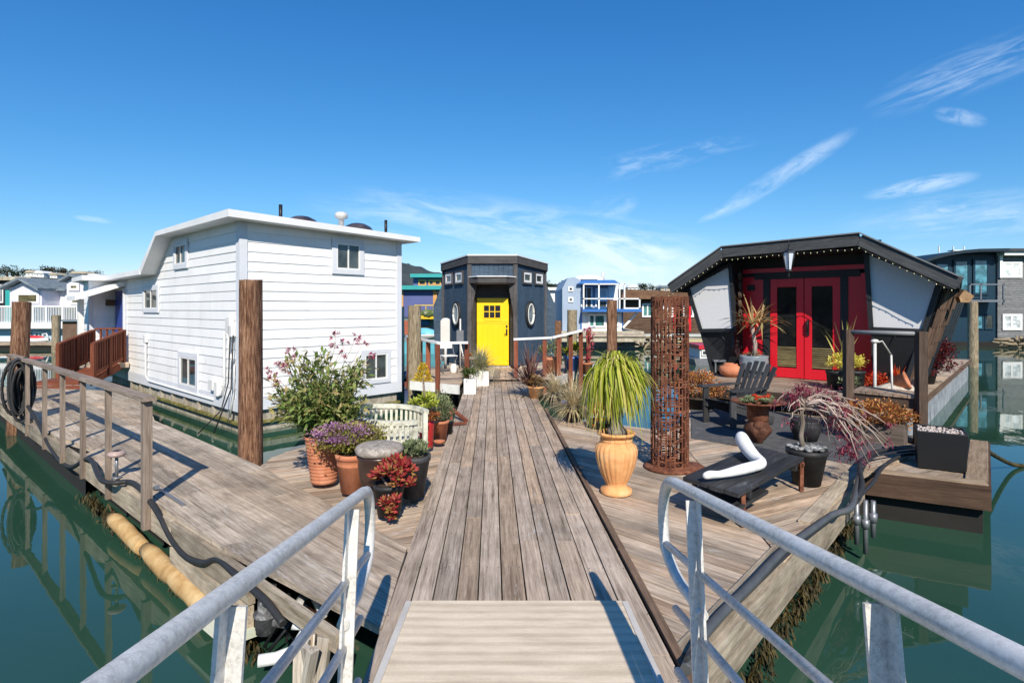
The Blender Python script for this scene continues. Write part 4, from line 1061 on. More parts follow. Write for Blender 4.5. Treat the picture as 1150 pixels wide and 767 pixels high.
for k in range(240): mb.ball((rnd(-.22, .22), rnd(-.22, .22), .40 + rnd(-.005, .01)), rnd(.009, .018), 6, 4, (1, 1, .7), .2)
mb.build('gravel', leafm('pinkish gravel', [(.42, .33, .28, 1), (.58, .50, .46, 1), (.34, .31, .30, 1)], 0, .9), t)['kind'] = 'stuff'

# ------------------------------------------------------------------ chair, low table, bench, sculpture
M_CHAIR = wood('charcoal chair paint', (.030, .031, .033), (.085, .086, .09), grain=14, var=.3, bm=.3, rough=.6)
ch = thing('adirondack_chair', 'dark grey slatted adirondack chair standing on the mat', 'chair', (3.15, 8.75, .006), math.radians(-67.5))
for s_ in (-1, 1):
    mb = MB(); mb.beam((s_ * .29, .04, 0), (s_ * .29, .04, .56), .035, .10, up=(0, 1, 0)); mb.build('leg', M_CHAIR, ch)
    mb = MB(); mb.beam((s_ * .25, .02, .33), (s_ * .25, .88, .06), .03, .12); mb.build('seat_rail', M_CHAIR, ch)
    mb = MB(); mb.prism([(s_ * .25, -.06, .56), (s_ * .38, -.06, .56), (s_ * .37, .55, .57), (s_ * .30, .75, .57), (s_ * .26, .75, .57)][:: s_], (0, 0, .025)); mb.build('armrest', M_CHAIR, ch)
mb = MB()
for k in range(6): mb.obox((-.27, .0 + k * .093, .385 - k * .029), (.54, 0, 0), (0, .083, -.026), (0, .006, .02))
mb.build('seat', M_CHAIR, ch)
mb = MB()
for k in range(6):
    x = -.24 + k * .096; tx = x * 1.35; h = .90 - abs(k - 2.5) * .035
    mb.beam((x, .50, .20), (tx, .50 + h * .42, .20 + h * .86), .080, .02, up=(0, 1, -.4))
for f in (.35, .8): mb.beam((-.29 * (1 + f * .2), .525 + f * .38, .20 + f * .72), (.29 * (1 + f * .2), .525 + f * .38, .20 + f * .72), .02, .07, up=(0, 1, .4))
mb.build('backrest', M_CHAIR, ch)

lt_ = thing('low_table', 'low black plank table with rusty metal legs on the right deck', 'table', (2.2, 5.3, 0))
c0, cl, cf, cr = V((1.50, 5.0, .33)), V((2.58, 6.07, .345)), V((1.83, 4.58, .32)), V((2.91, 5.65, .34))
dl, dw = (cl - c0), (cf - c0)
mb = MB()
for k in range(4):
    a = c0 + dw * (k / 4 + .006); e = rnd(-.02, .02)
    mb.obox(a + dl * e, dl * (1 - abs(e)), dw * .236, V((0, 0, -.035)))
M_TBL = wood('black table boards', (.016, .016, .017), (.06, .061, .064), grain=16, var=.3, bm=.4, rough=.55, scuff=.35, scuffc=(.35, .36, .38, 1))
mb.build('tabletop', M_TBL, lt_, world=True)
mb = MB()
for f in (.15, .85): mb.obox(c0 + dl * f + dw * .03 - V((0, 0, .10)), dl.normalized() * .05, dw * .94, V((0, 0, .063)))
mb.obox(c0 + dl * .0 + dw * .06 - V((0, 0, .16)), dl * .42, dw * .9, V((0, 0, .03)))
mb.build('underframe', M_TBL, lt_, world=True)
M_RUST = mottled('rust', [(.3, (.045, .016, .009)), (.5, (.15, .052, .028)), (.68, (.27, .115, .065))], 10, .9, .5, .004)
for f, s_ in ((.10, .06), (.10, .92), (.9, .06), (.97, .95)):
    p = c0 + dl * f + dw * s_
    mb = MB(); mb.beam(V((p.x, p.y, .0)), V((p.x, p.y, .295)), .035, .035, up=(1, 0, 0)); mb.build('leg', M_RUST, lt_, world=True)
mb = MB(); a = c0 + dl * .97 + dw * .0; mb.beam(V((a.x, a.y, .275)), V((a.x, a.y, .275)) + dw * 1.0, .034, .034); mb.build('brace', M_RUST, lt_, world=True)
# white leg sculpture: one continuous bent limb
t = MB()
J = [(2.36, 5.86, .50, .055), (2.33, 5.80, .50, .088), (2.30, 5.66, .475, .098), (2.27, 5.47, .44, .090), (2.27, 5.30, .41, .074), (2.28, 5.20, .405, .066), (2.245, 5.13, .405, .064), (2.17, 5.08, .40, .064), (2.04, 5.01, .395, .066), (1.93, 4.95, .39, .058), (1.82, 4.895, .385, .045), (1.74, 4.855, .387, .042), (1.69, 4.83, .40, .050), (1.64, 4.81, .395, .046), (1.61, 4.80, .39, .025)]
t.tube([p[:3] for p in J], [p[3] * .74 for p in J], 16)
o = t.build('leg_sculpture', mottled('chalky white', [(.3, (.60, .59, .57)), (.5, (.80, .79, .77)), (.7, (.86, .85, .84))], 8, .7, .5, .006), loc=(2.2, 5.2, .345))
m_ = o.modifiers.new('smooth', 'SUBSURF'); m_.levels = m_.render_levels = 1
tag(o, 'white bent mannequin leg lying on the black low table', 'sculpture')

bn = thing('curved_bench', 'weathered white curved garden bench with spindle back among the pots', 'bench', (-1.45, 6.75, 0))
M_BENCH = mottled('weathered cream paint', [(.3, (.26, .26, .21)), (.5, (.58, .57, .47)), (.7, (.72, .71, .62))], 9, .85, .4, .005)
R_ = .45
def arc(a0, a1, r, n): return [(r * math.cos(math.radians(a0 + (a1 - a0) * i / n)), r * math.sin(math.radians(a0 + (a1 - a0) * i / n))) for i in range(n + 1)]
hz = lambda i, n: .60 - .10 * abs(i / n - .4) * 1.4
AR = arc(25, 322, R_, 36)
mb = MB()
for i in range(36):
    a, b_ = AR[i], AR[i + 1]; mb.beam((*a, hz(i, 36)), (b_[0] + (b_[0] - a[0]) * .12, b_[1] + (b_[1] - a[1]) * .12, hz(i + 1, 36)), .062, .05, var=.5)
mb.build('top_rail', M_BENCH, bn)
mb = MB()
for i in range(37):
    a = AR[i]; mb.beam((a[0] * .98, a[1] * .98, .32), (*a, hz(i, 36) - .02), .02, .03, up=(-a[1], a[0], 0))
mb.build('back_spindles', M_BENCH, bn)
mb = MB()
for i in range(36):
    a, b_ = AR[i], AR[i + 1]; mb.beam((a[0] * .98, a[1] * .98, .31), (b_[0] * .98, b_[1] * .98, .31), .035, .06, var=.5)
for k in range(6): 
    y = -.36 + k * .145; hw = math.sqrt(max(.01, R_ * R_ * .9 - y * y))
    mb.obox((-hw, y - .062, .285), (hw + min(hw, .30), 0, 0), (0, .124, 0), (0, 0, .022))
mb.build('seat', M_BENCH, bn)
for a_ in (25, 90, 150, 210, 270, 322):
    x, y = R_ * .96 * math.cos(math.radians(a_)), R_ * .96 * math.sin(math.radians(a_))
    mb = MB(); mb.beam((x, y, 0), (x, y, .30 if a_ not in (25, 322) else .52), .055, .055, up=(x, y, 0)); mb.build('leg', M_BENCH, bn)
# rusty steel lattice column
cs = thing('steel_screen', 'tall rusty steel lattice column on a round base plate', 'sculpture', (1.79, 6.47, .0))
mb = MB(); R_ = .205; nb = 28
mb2 = MB()
for k in range(nb):
    w = 2 * PI * k / nb; z = .04
    while z < 1.92:
        l = rnd(.12, .55); z1 = min(z + l, 1.93)
        if RNG.random() < .84:
            x, y = R_ * math.cos(w), R_ * math.sin(w); mb.beam((x, y, z), (x, y, z1), .017, .012, up=(x, y, 0))
        z = z1 + rnd(.0, .05)
for k in range(820):
    w = 2 * PI * rnd(0, nb) // 1 / nb if False else 2 * PI * int(rnd(0, nb)) / nb; dw_ = 2 * PI / nb * RNG.choice((1, 1, 1, 2)); z = .05 + int(rnd(0, 64)) * .0295
    a = (R_ * 1.006 * math.cos(w), R_ * 1.006 * math.sin(w), z); b_ = (R_ * 1.006 * math.cos(w + dw_), R_ * 1.006 * math.sin(w + dw_), z)
    mb.beam(a, b_, .011, .016)
for z in (.045, .66, 1.30, 1.93):
    for k in range(nb): mb.beam((R_ * math.cos(2 * PI * k / nb), R_ * math.sin(2 * PI * k / nb), z), (R_ * math.cos(2 * PI * (k + 1) / nb), R_ * math.sin(2 * PI * (k + 1) / nb), z), .012, .016)
mb.build('lattice', M_RUST, cs)
mb = MB(); mb.lathe([(.29, .0), (.29, .022), (.26, .026), (.21, .04)], n=26); mb.prism([(.1, -.30, .001), (.43, -.16, .001), (.36, .18, .001), (.1, .25, .001)], (0, 0, .014)); mb.build('base_plate', M_RUST, cs)
# ------------------------------------------------------------------ pots and plants
M_TERRA = mottled('terracotta', [(.3, (.36, .13, .065)), (.5, (.50, .19, .10)), (.72, (.58, .30, .19))], 5, .85, .2, .004)
M_TERRAP = mottled('pale terracotta', [(.28, (.52, .22, .085)), (.5, (.70, .35, .14)), (.75, (.76, .50, .27))], 5, .85, .2, .004)
M_SOIL = mottled('soil', [(.3, (.02, .014, .01)), (.6, (.06, .045, .03))], 20, .95, .8, .02)
M_BPOT = mottled('black pot', [(.3, (.012, .012, .013)), (.6, (.03, .03, .032)), (.8, (.07, .07, .07))], 7, .55, .1, .003)
M_RPOT = mottled('red glaze', [(.3, (.30, .012, .014)), (.6, (.42, .02, .022))], 6, .25, .05, .002, spec=.6)
M_BGPOT = mottled('blue grey glaze', [(.3, (.13, .16, .19)), (.55, (.24, .28, .32)), (.75, (.36, .40, .43))], 6, .3, .08, .003, spec=.6)
M_WPOT = mottled('white planter', [(.3, (.62, .60, .57)), (.6, (.78, .77, .75))], 6, .7, .15, .003)
M_BARK = wood('grey bark', (.16, .12, .09), (.50, .43, .36), grain=10, bm=.8)
M_TWIG = wood('pale twig', (.30, .20, .16), (.66, .54, .47), grain=20)
M_STEM = wood('green stem', (.06, .08, .03), (.16, .17, .07), grain=20)
GREEN = leafm('mid green leaves', [(.030, .055, .010, 1), (.075, .12, .025, 1), (.17, .21, .07, 1)])
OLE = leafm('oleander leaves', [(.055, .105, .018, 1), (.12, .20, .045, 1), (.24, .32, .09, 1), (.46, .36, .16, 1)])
GREYG = leafm('grey green leaves', [(.13, .17, .08, 1), (.25, .30, .15, 1), (.40, .42, .24, 1)])
YG = leafm('yellow green leaves', [(.20, .22, .015, 1), (.38, .40, .03, 1), (.55, .52, .08, 1)])
AEO = leafm('aeonium leaves', [(.16, .22, .03, 1), (.36, .42, .06, 1), (.52, .50, .10, 1)], .2)
YFL = leafm('yellow flowers', [(.72, .52, .01, 1), (.86, .66, .02, 1), (.90, .74, .10, 1)], .3)
PALEY = leafm('pale yellow flowers', [(.62, .55, .08, 1), (.80, .72, .20, 1), (.84, .70, .10, 1)], .3)
PINK = leafm('lilac flowers', [(.36, .17, .34, 1), (.52, .28, .50, 1), (.58, .36, .48, 1)], .3)
PLUM = leafm('dusky pink flowers', [(.30, .03, .08, 1), (.52, .10, .18, 1), (.66, .24, .30, 1)], .3)
REDL = leafm('red rosettes', [(.09, .006, .012, 1), (.22, .016, .022, 1), (.42, .06, .055, 1), (.30, .20, .05, 1), (.5, .16, .13, 1)], .25)
MAPLE = leafm('maple leaves', [(.12, .012, .03, 1), (.24, .03, .065, 1), (.42, .11, .15, 1)], .3)
DRED = leafm('dark red leaves', [(.055, .008, .012, 1), (.13, .016, .022, 1), (.22, .045, .04, 1)], .3)
BRED = leafm('bright red leaves', [(.45, .012, .010, 1), (.62, .05, .02, 1), (.70, .20, .05, 1)], .3)
GOLD = leafm('golden sedum leaves', [(.24, .07, .02, 1), (.48, .18, .05, 1), (.64, .32, .10, 1), (.30, .18, .05, 1), (.40, .10, .05, 1)], .25)
TAN = leafm('dry grass', [(.38, .27, .13, 1), (.58, .46, .26, 1), (.70, .60, .40, 1), (.34, .30, .12, 1)], .25)
PHOR = leafm('phormium blades', [(.06, .022, .03, 1), (.13, .055, .055, 1), (.24, .14, .09, 1)], .2)
PONY = leafm('ponytail blades', [(.18, .23, .012, 1), (.34, .40, .03, 1), (.54, .53, .09, 1), (.62, .52, .20, 1)], .35)
DRAC = leafm('bronze strap leaves', [(.34, .17, .07, 1), (.54, .34, .15, 1), (.66, .50, .28, 1), (.34, .30, .12, 1)], .3)
BLUEG = leafm('blue grey grass', [(.24, .27, .13, 1), (.42, .44, .25, 1), (.55, .52, .34, 1), (.32, .24, .18, 1)], .25)

def rdir(up=0.2):
    while True:
        d = V((rnd(-1, 1), rnd(-1, 1), rnd(-1 + up, 1 + up)))
        if .05 < d.length < 1.3: return d.normalized()
def bushy(mb, c, r, n, L, W, clumps=14, spread=.34, droop=.2, up=.5, flat=False):
    """leaf clumps through an uneven volume"""
    c = V(c); r = V(r) if not isinstance(r, (int, float)) else V((r, r, r))
    cl = []
    for k in range(clumps):
        d = rdir(.15); q = rnd(.45, .95); cl.append((V((d.x * r.x, d.y * r.y, d.z * r.z)) * q, rnd(.6, 1.3), rnd(-.18, .18)))
    for i in range(n):
        p, s_, tone = RNG.choice(cl)
        o = V((RNG.gauss(0, 1) * r.x, RNG.gauss(0, 1) * r.y, RNG.gauss(0, 1) * r.z)) * spread * s_ * .8
        q = p + o
        d = (q.normalized() * .7 + rdir() * .8 + V((0, 0, up))).normalized()
        mb.leaf(c + q, d, L * rnd(.6, 1.25), W * rnd(.7, 1.2), droop, min(1, max(0, RNG.random() + tone)))
    return [p[0] + c for p in cl]
def stems(mb, base, tips, r=.006, n=5):
    for t in tips:
        b = V(base) + V((rnd(-.04, .04), rnd(-.04, .04), 0)); t = V(t); m_ = b.lerp(t, .5) + V((rnd(-.03, .03), rnd(-.03, .03), .03))
        mb.tube([b, m_, t], [r, r * .8, r * .5], n)
def tuft(mb, c, n, L, W, droop=.8, spread=1.0, lo=.2, segs=4):
    for i in range(n):
        a = rnd(0, 2 * PI); e = rnd(lo, 1.45) if spread >= 1 else rnd(1.45 - spread, 1.5)
        d = V((math.cos(a) * math.cos(e), math.sin(a) * math.cos(e), math.sin(e)))
        mb.blade(V(c) + V((rnd(-.04, .04), rnd(-.04, .04), 0)), d, L * rnd(.6, 1.15), W * rnd(.7, 1.2), droop * rnd(.6, 1.4), segs)
def strap(mb, pts, W):
    pts = [V(p) for p in pts]; n = len(pts); s = V((pts[-1].y, -pts[-1].x, 0)); s = s.normalized() if s.length > 1e-4 else V((1, 0, 0)); vs = []
    s = (s + V((rnd(-.5, .5), rnd(-.5, .5), 0))).normalized()
    for i, q in enumerate(pts):
        w = W * (1 - (i / (n - 1)) ** 2.5) + .002; vs += [q - s * w / 2, q + s * w / 2]
    mb.add(vs, [(2 * i, 2 * i + 1, 2 * i + 3, 2 * i + 2) for i in range(n - 1)], None, None, True)
def rosette(mb, c, r, n=18, tilt=(0, 0, 1), W=None, var=None):
    """succulent rosette: spoon leaves in rising rings"""
    up = V(tilt).normalized(); x = up.orthogonal().normalized(); y = up.cross(x)
    for k in range(n):
        f = k / n; a = k * 2.39996; e = .15 + 1.1 * f
        d = (x * math.cos(a) + y * math.sin(a)) * math.cos(e) + up * math.sin(e); L = r * (1 - .45 * f)
        s_ = d.cross(up).normalized(); w = (W or r * .42) * (1 - .4 * f); p = V(c) + d * r * .06
        lift = up * L * .12
        v_ = min(1, max(0, rnd(0, .7) + .25 * f)) if var is None else var
        mb.add([p, p + d * L * .65 + s_ * w / 2, p + d * L + lift, p + d * L * .65 - s_ * w / 2, p + d * L * .6 + up * -.012], [(0, 1, 4), (1, 2, 4), (2, 3, 4), (3, 0, 4)], v_)
def pot(t, prof, mat, soil_r, soil_z, n=30, square=False, flute=None, nm_='pot'):
    mb = MB(); mb.lathe(prof, n=n, square=square, flute=flute); o = mb.build(nm_, mat, t)
    if soil_r:
        mb = MB(); mb.lathe([(soil_r, soil_z - .03), (soil_r * .98, soil_z), (soil_r * .4, soil_z + .012)], n=20, square=square); mb.build('soil', M_SOIL, t)
    return o
def basic(r0, r1, h, lip=.02, wall=.02): return [(r0, 0), (r0 + (r1 - r0) * .9, h * .86), (r1 + lip * .3, h * .87), (r1 + lip * .4, h), (r1 - wall, h), (r1 - wall - .01, h * .8)]

# left cluster -------------------------------------------------------
t = thing('potted_shrub', 'tall bushy shrub with pink flower heads in a ribbed terracotta pot', 'potted plant', at(364, 541))
pf = [(.125, 0)]
for k in range(12): z = .02 + k * .036; r = .125 + .06 * z / .46; pf += [(r + .006, z), (r + .009, z + .016), (r + .001, z + .026)]
pf += [(.195, .455), (.205, .475), (.203, .49), (.175, .49), (.17, .45)]
pot(t, pf, M_TERRA, .172, .455)
mb = MB(); tips = []
for k in range(60):
    a = rnd(0, 2 * PI); q = .52 * math.sqrt(rnd(.02, 1)); z = rnd(.70, 1.46 - .5 * q); tips.append(V((q * math.cos(a), q * math.sin(a) * .8, z)))
stems(mb, (0, 0, .45), tips, .009); mb.build('stem', M_STEM, t)
mb = MB()
for tp in tips:
    for k in range(84):
        f = rnd(.15, 1.02); p = V((0, 0, .45)).lerp(tp, f) + V((rnd(-.07, .07), rnd(-.07, .07), rnd(-.05, .05)))
        d = (V((tp.x, tp.y, .25)).normalized() * .6 + rdir(.4)).normalized()
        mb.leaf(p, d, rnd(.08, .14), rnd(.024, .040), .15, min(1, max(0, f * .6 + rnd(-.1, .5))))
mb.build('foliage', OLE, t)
mb, ms = MB(), MB()
for c in [(-.45, .0, 1.22), (-.36, .1, 1.36), (-.50, -.1, 1.08), (-.52, .1, 1.0), (-.30, -.1, 1.30), (-.42, .05, 1.14), (.12, 0, 1.52), (.30, .1, 1.50), (.40, .0, 1.44), (.05, .1, 1.40), (.22, -.1, 1.34), (-.36, -.15, 1.22), (.46, .1, 1.30), (-.2, .0, 1.18), (.2, .1, 1.46), (-.55, 0, 1.15)]:
    c = V(c); stems(ms, (c.x * .4, c.y * .4, c.z - .38), [c], .004)
    for j in range(4):
        q = c + V((rnd(-.05, .05), rnd(-.05, .05), rnd(-.03, .03)))
        for k in range(30): mb.leaf(q + rdir(.3) * rnd(0, .025), rdir(.5), rnd(.015, .03), .012, .1)
mb.build('flower', PLUM, t); ms.build('flower_stem', M_TWIG, t)

t = thing('potted_creeper', 'terracotta pot overflowing with lilac flowers and yellow green foliage', 'potted plant', at(397, 551))
pot(t, [(.12, 0), (.155, .26), (.158, .262), (.160, .275), (.157, .285), (.166, .33), (.176, .335), (.178, .38), (.150, .38), (.145, .34)], M_TERRA, .148, .35)
mb = MB(); tp = bushy(mb, (-.02, .05, .50), (.36, .26, .14), 4200, .042, .02, 40, .26, .15, .5); mb.build('foliage', leafm('creeper leaves', [(.14, .16, .02, 1), (.28, .28, .05, 1), (.42, .38, .12, 1), (.34, .24, .10, 1)]), t)
mb = MB(); stems(mb, (0, 0, .35), tp[:18], .005); mb.build('stem', M_STEM, t)
mb = MB(); bushy(mb, (-.14, .02, .57), (.27, .25, .10), 3000, .026, .02, 34, .22, .1, .8); mb.build('flower', PINK, t)

t = thing('stone_topped_pot', 'black glazed pot capped by a round mossy stone slab', 'pot', (-1.235, 5.30, 0))
mb = MB(); mb.lathe([(.10, 0), (.13, .05), (.175, .22), (.195, .36), (.19, .41), (.205, .435), (.20, .455), (.17, .455)], n=28); mb.build('pot', mottled('dark brown glaze', [(.3, (.02, .010, .008)), (.6, (.05, .025, .018))], 7, .3, .05, .002, spec=.6), t)
mb = MB(); mb.lathe([(.03, .455), (.19, .455), (.215, .47), (.222, .50), (.21, .53), (.17, .545), (.03, .54)], n=34, flute=lambda w, z: .012 * math.sin(5 * w) + .008 * math.sin(11 * w + z * 40)); mb.build('stone_slab', mottled('lichen stone', [(.3, (.14, .12, .10)), (.5, (.32, .28, .24)), (.68, (.50, .46, .41))], 22, .95, .9, .012), t)

t = thing('potted_succulent', 'black pot with trailing red aeonium rosettes beside the gangway end', 'potted plant', at(437, 577))
pot(t, basic(.10, .135, .27), M_BPOT, .118, .25, nm_='pot')
mb = MB()
for c, r in (((-.07, -.06, .36), .10), ((.02, -.10, .40), .11), ((.12, -.02, .42), .11), ((-.12, .02, .33), .085), ((.17, .03, .37), .095), ((.06, .05, .45), .10), ((.10, -.12, .30), .085), ((.05, -.17, .10), .085), ((.09, -.16, .17), .08), ((.0, -.18, .16), .075), ((.06, -.15, .03), .065), ((.20, -.04, .28), .08), ((-.02, .06, .42), .09), ((.09, -.10, .36), .10)):
    rosette(mb, c, r, 20, (rnd(-.4, .4), -.5 + rnd(-.3, .3), .8))
mb.build('foliage', REDL, t)
mb = MB(); stems(mb, (.03, -.03, .25), [(.05, -.16, .12), (.1, -.02, .40), (-.07, -.05, .34), (.15, .02, .36), (.02, -.09, .38)], .011); mb.build('stem', M_TWIG, t)

t = thing('potted_succulent', 'tall dark grey tapered pot with pale grey green succulents behind the red rosettes', 'potted plant', at(464, 557))
pot(t, basic(.10, .165, .40, .012), mottled('charcoal pot', [(.3, (.03, .03, .032)), (.6, (.06, .06, .063))], 7, .6, .1, .003), .14, .385)
mb = MB()
for k in range(26): rosette(mb, (rnd(-.11, .11), rnd(-.10, .10), .42 + rnd(0, .09)), rnd(.04, .06), 14, (rnd(-.4, .4), rnd(-.6, .1), 1))
bushy(mb, (0, 0, .44), (.13, .12, .07), 300, .06, .018, 14, .3, 0, .9)
mb.build('foliage', GREYG, t)

t = thing('potted_aeonium', 'tall red glazed pot with a yellow green aeonium and one cone of yellow flowers', 'potted plant', at(479, 503))
pot(t, [(.075, 0), (.085, .02), (.10, .30), (.108, .36), (.09, .36), (.085, .33)], M_RPOT, .085, .33)
mb = MB()
for c, r in (((0, 0, .62), .15), ((-.13, -.05, .58), .12), ((.10, -.08, .56), .12), ((-.02, -.13, .52), .11), ((.02, .1, .60), .12), ((-.20, .03, .53), .09)): rosette(mb, c, r, 26, (rnd(-.3, .3), rnd(-.6, -.1), .9))
mb.build('foliage', AEO, t)
mb = MB()
for k in range(10): rosette(mb, (rnd(-.05, .16), rnd(-.14, .0), rnd(.38, .46)), .06, 14, (rnd(-.4, .4), -.5, .6))
mb.build('lower_foliage', leafm('bronze rosettes', [(.14, .03, .02, 1), (.30, .10, .04, 1), (.40, .26, .07, 1)], .2), t)
mb = MB(); stems(mb, (0, 0, .33), [(0, 0, .60), (-.13, -.05, .56), (.1, -.08, .54), (0, -.12, .5), (-.2, .03, .5)], .014); mb.tube([(-.02, 0, .60), (-.035, 0, .78), (-.045, .0, .90)], .014, 7); mb.build('stem', M_TWIG, t)
mb = MB()
for k in range(520):
    z = RNG.random() ** 1.3; r = .115 * (1 - z) * rnd(.4, 1) + .012; a = rnd(0, 2 * PI)
    mb.leaf((-.045 + r * math.cos(a), r * math.sin(a), .86 + z * .24), (math.cos(a), math.sin(a), .5), rnd(.025, .04), .024, .05)
mb.build('flower', YFL, t)
t = thing('potted_succulent', 'terracotta pot of upright grey green succulents behind the red glazed pot', 'potted plant', at(493, 493))
pot(t, basic(.10, .135, .26), M_TERRA, .115, .24)
mb = MB(); bushy(mb, (.02, 0, .40), (.17, .15, .17), 1100, .07, .020, 26, .25, 0, 1.0); mb.build('foliage', GREYG, t)
t = thing('plastic_pot', 'small black plastic pot between the terracotta pot and the boardwalk', 'pot', at(503, 487)); pot(t, basic(.06, .08, .18), M_BPOT, .06, .16)
t = thing('terracotta_saucer', 'broken terracotta saucer lying on the deck by the red glazed pot', 'saucer', at(493, 498))
mb = MB(); mb.lathe([(.06, 0), (.08, .03), (.085, .04), (.07, .035), (.02, .02)], n=16); mb.build('dish', M_TERRA, t)
mb = MB(); mb.beam(at(506, 458, .16), at(524, 474, .0) + V((0, 0, .02)), .06, .035); mb.beam(at(506, 458, .13), at(507, 477, .0), .05, .035); mb.beam(at(507, 476, .03), at(524, 475, .03), .05, .03)
tag(mb.build('step_wedge', M_RED, loc=at(514, 474)), 'small red brown wooden wedge frame at the boardwalk edge', 'wedge')
# white planters by the landing
t = thing('white_planter', 'small square white planter with a green tuft at the boardwalk edge', 'planter', at(528, 442))
mb = MB(); mb.box((0, 0, .16), (.26, .24, .32)); mb.build('box', M_WPOT, t, bevel=.01)
mb = MB(); bushy(mb, (0, 0, .40), (.16, .14, .11), 420, .10, .02, 14, .3, .1, 1.0); mb.build('foliage', GREEN, t)
t = thing('grass_planter', 'long white planter with a big clump of pale green grass by the landing', 'planter', at(542, 433))
mb = MB(); mb.box((-.10, .05, .17), (.50, .34, .34)); mb.build('box', M_WPOT, t, bevel=.01)
mb = MB(); tuft(mb, (-.05, .25, .36), 620, .62, .012, 1.1, 1.0, .05); mb.build('foliage', BLUEG, t)
t = thing('bistro_chair', 'folding grey metal bistro chair on the landing left of the yellow door', 'chair', (-1.72, 15.2, .1), .5)
mb = MB()
for s_ in (-.2, .2): mb.tube([(s_, -.22, 0), (s_, .18, .8)], .014, 6); mb.tube([(s_, .26, 0), (s_, -.20, .46)], .014, 6)
mb.tube([(-.2, .18, .8), (.2, .18, .8)], .014, 6); mb.build('frame', M_GREYM, t)
mb = MB(); mb.box((0, -.02, .46), (.4, .38, .02)); mb.box((0, .17, .70), (.4, .015, .12)); mb.build('seat', M_SASH, t)
t = thing('bucket', 'galvanised bucket of red flowers left of the yellow door', 'bucket', (-1.22, 15.5, .1))
mb = MB(); mb.lathe([(.10, 0), (.14, .30), (.145, .31), (.13, .31)], n=18); mb.build('pail', M_GREYM, t)
mb = MB(); bushy(mb, (.03, 0, .40), (.12, .1, .12), 160, .07, .03, 10, .3, .1, .8); mb.build('foliage', leafm('orange leaves', [(.30, .04, .01, 1), (.45, .10, .02, 1), (.16, .12, .02, 1)]), t)
t = thing('jar', 'small white jar beside the galvanised bucket', 'jar', (-1.55, 15.1, .1)); mb = MB(); mb.lathe([(.08, 0), (.09, .05), (.09, .20), (.06, .23), (.06, .25)], n=14); mb.build('body', M_WPOT, t)
t = thing('garden_table', 'low round slatted table in front of the yellow door', 'table', (-1.0, 14.9, .1))
mb = MB(); mb.lathe([(.34, .40), (.35, .42), (.34, .44)], n=22); mb.build('tabletop', M_POST, t)
for a_ in range(3):
    mb = MB(); w = a_ * 2.1 + .4; mb.tube([(.25 * math.cos(w), .25 * math.sin(w), 0), (.12 * math.cos(w), .12 * math.sin(w), .40)], .016, 6); mb.build('leg', M_GREYM, t)

# right of the boardwalk, far end ---------------------------------------
t = thing('potted_phormium', 'pale terracotta pot with spiky dark purple blades beside the boardwalk', 'potted plant', at(602, 447))
pot(t, basic(.12, .16, .24), M_TERRAP, .13, .22)
mb = MB(); tuft(mb, (-.12, .22, .22), 130, .85, .030, .55, 1.0, .15, 4); mb.build('foliage', PHOR, t)
mb = MB(); bushy(mb, (-.02, -.02, .34), (.20, .16, .10), 420, .06, .028, 14, .3, .2, .6); mb.build('lower_foliage', leafm('coral leaves', [(.14, .12, .03, 1), (.30, .16, .05, 1), (.44, .22, .10, 1)]), t)
def grassp(label, loc, n, L, cols, h=.25, r=.15, W=.009, droop=1.25, potm=M_BPOT, lo=.0):
    t = thing('potted_grass', label, 'potted plant', loc, 0, 'dry grasses beside the boardwalk')
    pot(t, basic(r * .75, r, h), potm, r * .85, h - .02)
    mb = MB(); tuft(mb, (0, 0, h - .03), n, L, W, droop, 1.0, lo); mb.build('foliage', cols, t)
grassp('arching clump of dry tan grass left of the ponytail palm', (.98, 9.15, 0), 460, .62, TAN)
grassp('looser clump of dry tan grass close behind the purple phormium', (.80, 10.6, 0), 300, .60, TAN, lo=.1)
t = thing('potted_ponytail_palm', 'ponytail palm with drooping green blades in a fluted terracotta urn', 'potted plant', at(692, 553))
def fl(w, z): return (.045 * (abs(math.cos(11 * w)) - .6)) if .09 < z < .47 else 0.0
pot(t, [(.150, 0), (.155, .012), (.15, .045), (.115, .062), (.098, .085), (.115, .12), (.15, .19), (.182, .28), (.202, .37), (.205, .42), (.192, .465), (.165, .49), (.150, .505), (.156, .515), (.156, .53), (.146, .535), (.148, .545), (.168, .565), (.187, .575), (.187, .595), (.165, .60), (.15, .58), (.145, .53)], M_TERRAP, .145, .56, n=132, flute=fl, nm_='fluted_urn')
mb = MB(); mb.lathe([(.03, .55), (.085, .56), (.095, .60), (.07, .65), (.04, .70), (.03, .80), (.027, 1.00), (.035, 1.08), (.02, 1.13)], n=14, flute=lambda w, z: .06 * math.sin(6 * w + z * 20)); mb.build('trunk', M_BARK, t)
mb = MB()
for k in range(620):
    a = rnd(0, 2 * PI); e = rnd(1.05, 1.54)
    R_ = .33 * RNG.random() ** .6 + .02; up_ = rnd(.12, .30) * (1.15 - R_ * 1.6); fall = rnd(.22, .66); zb = 1.12 + rnd(-.05, .05)
    pts = []
    for j in range(9):
        f = j / 8; rr = R_ * (1 - math.exp(-3.2 * f)) * (1 + .10 * f); z = zb + up_ * math.sin(min(1, f * 2.2) * PI * .62) - fall * max(0, f - .22) ** 1.25 * 1.35
        pts.append((rr * math.cos(a + .25 * f), rr * math.sin(a + .25 * f), z))
    strap(mb, pts, rnd(.013, .022))
for k in range(70):
    a = rnd(0, 2 * PI); e = rnd(.2, 1.3); mb.blade((0, 0, 1.12 + rnd(-.05, .05)), (math.cos(a) * math.cos(e), math.sin(a) * math.cos(e), math.sin(e)), rnd(.3, .62), rnd(.010, .016), rnd(1.5, 4), 6, rnd(.6, 1))
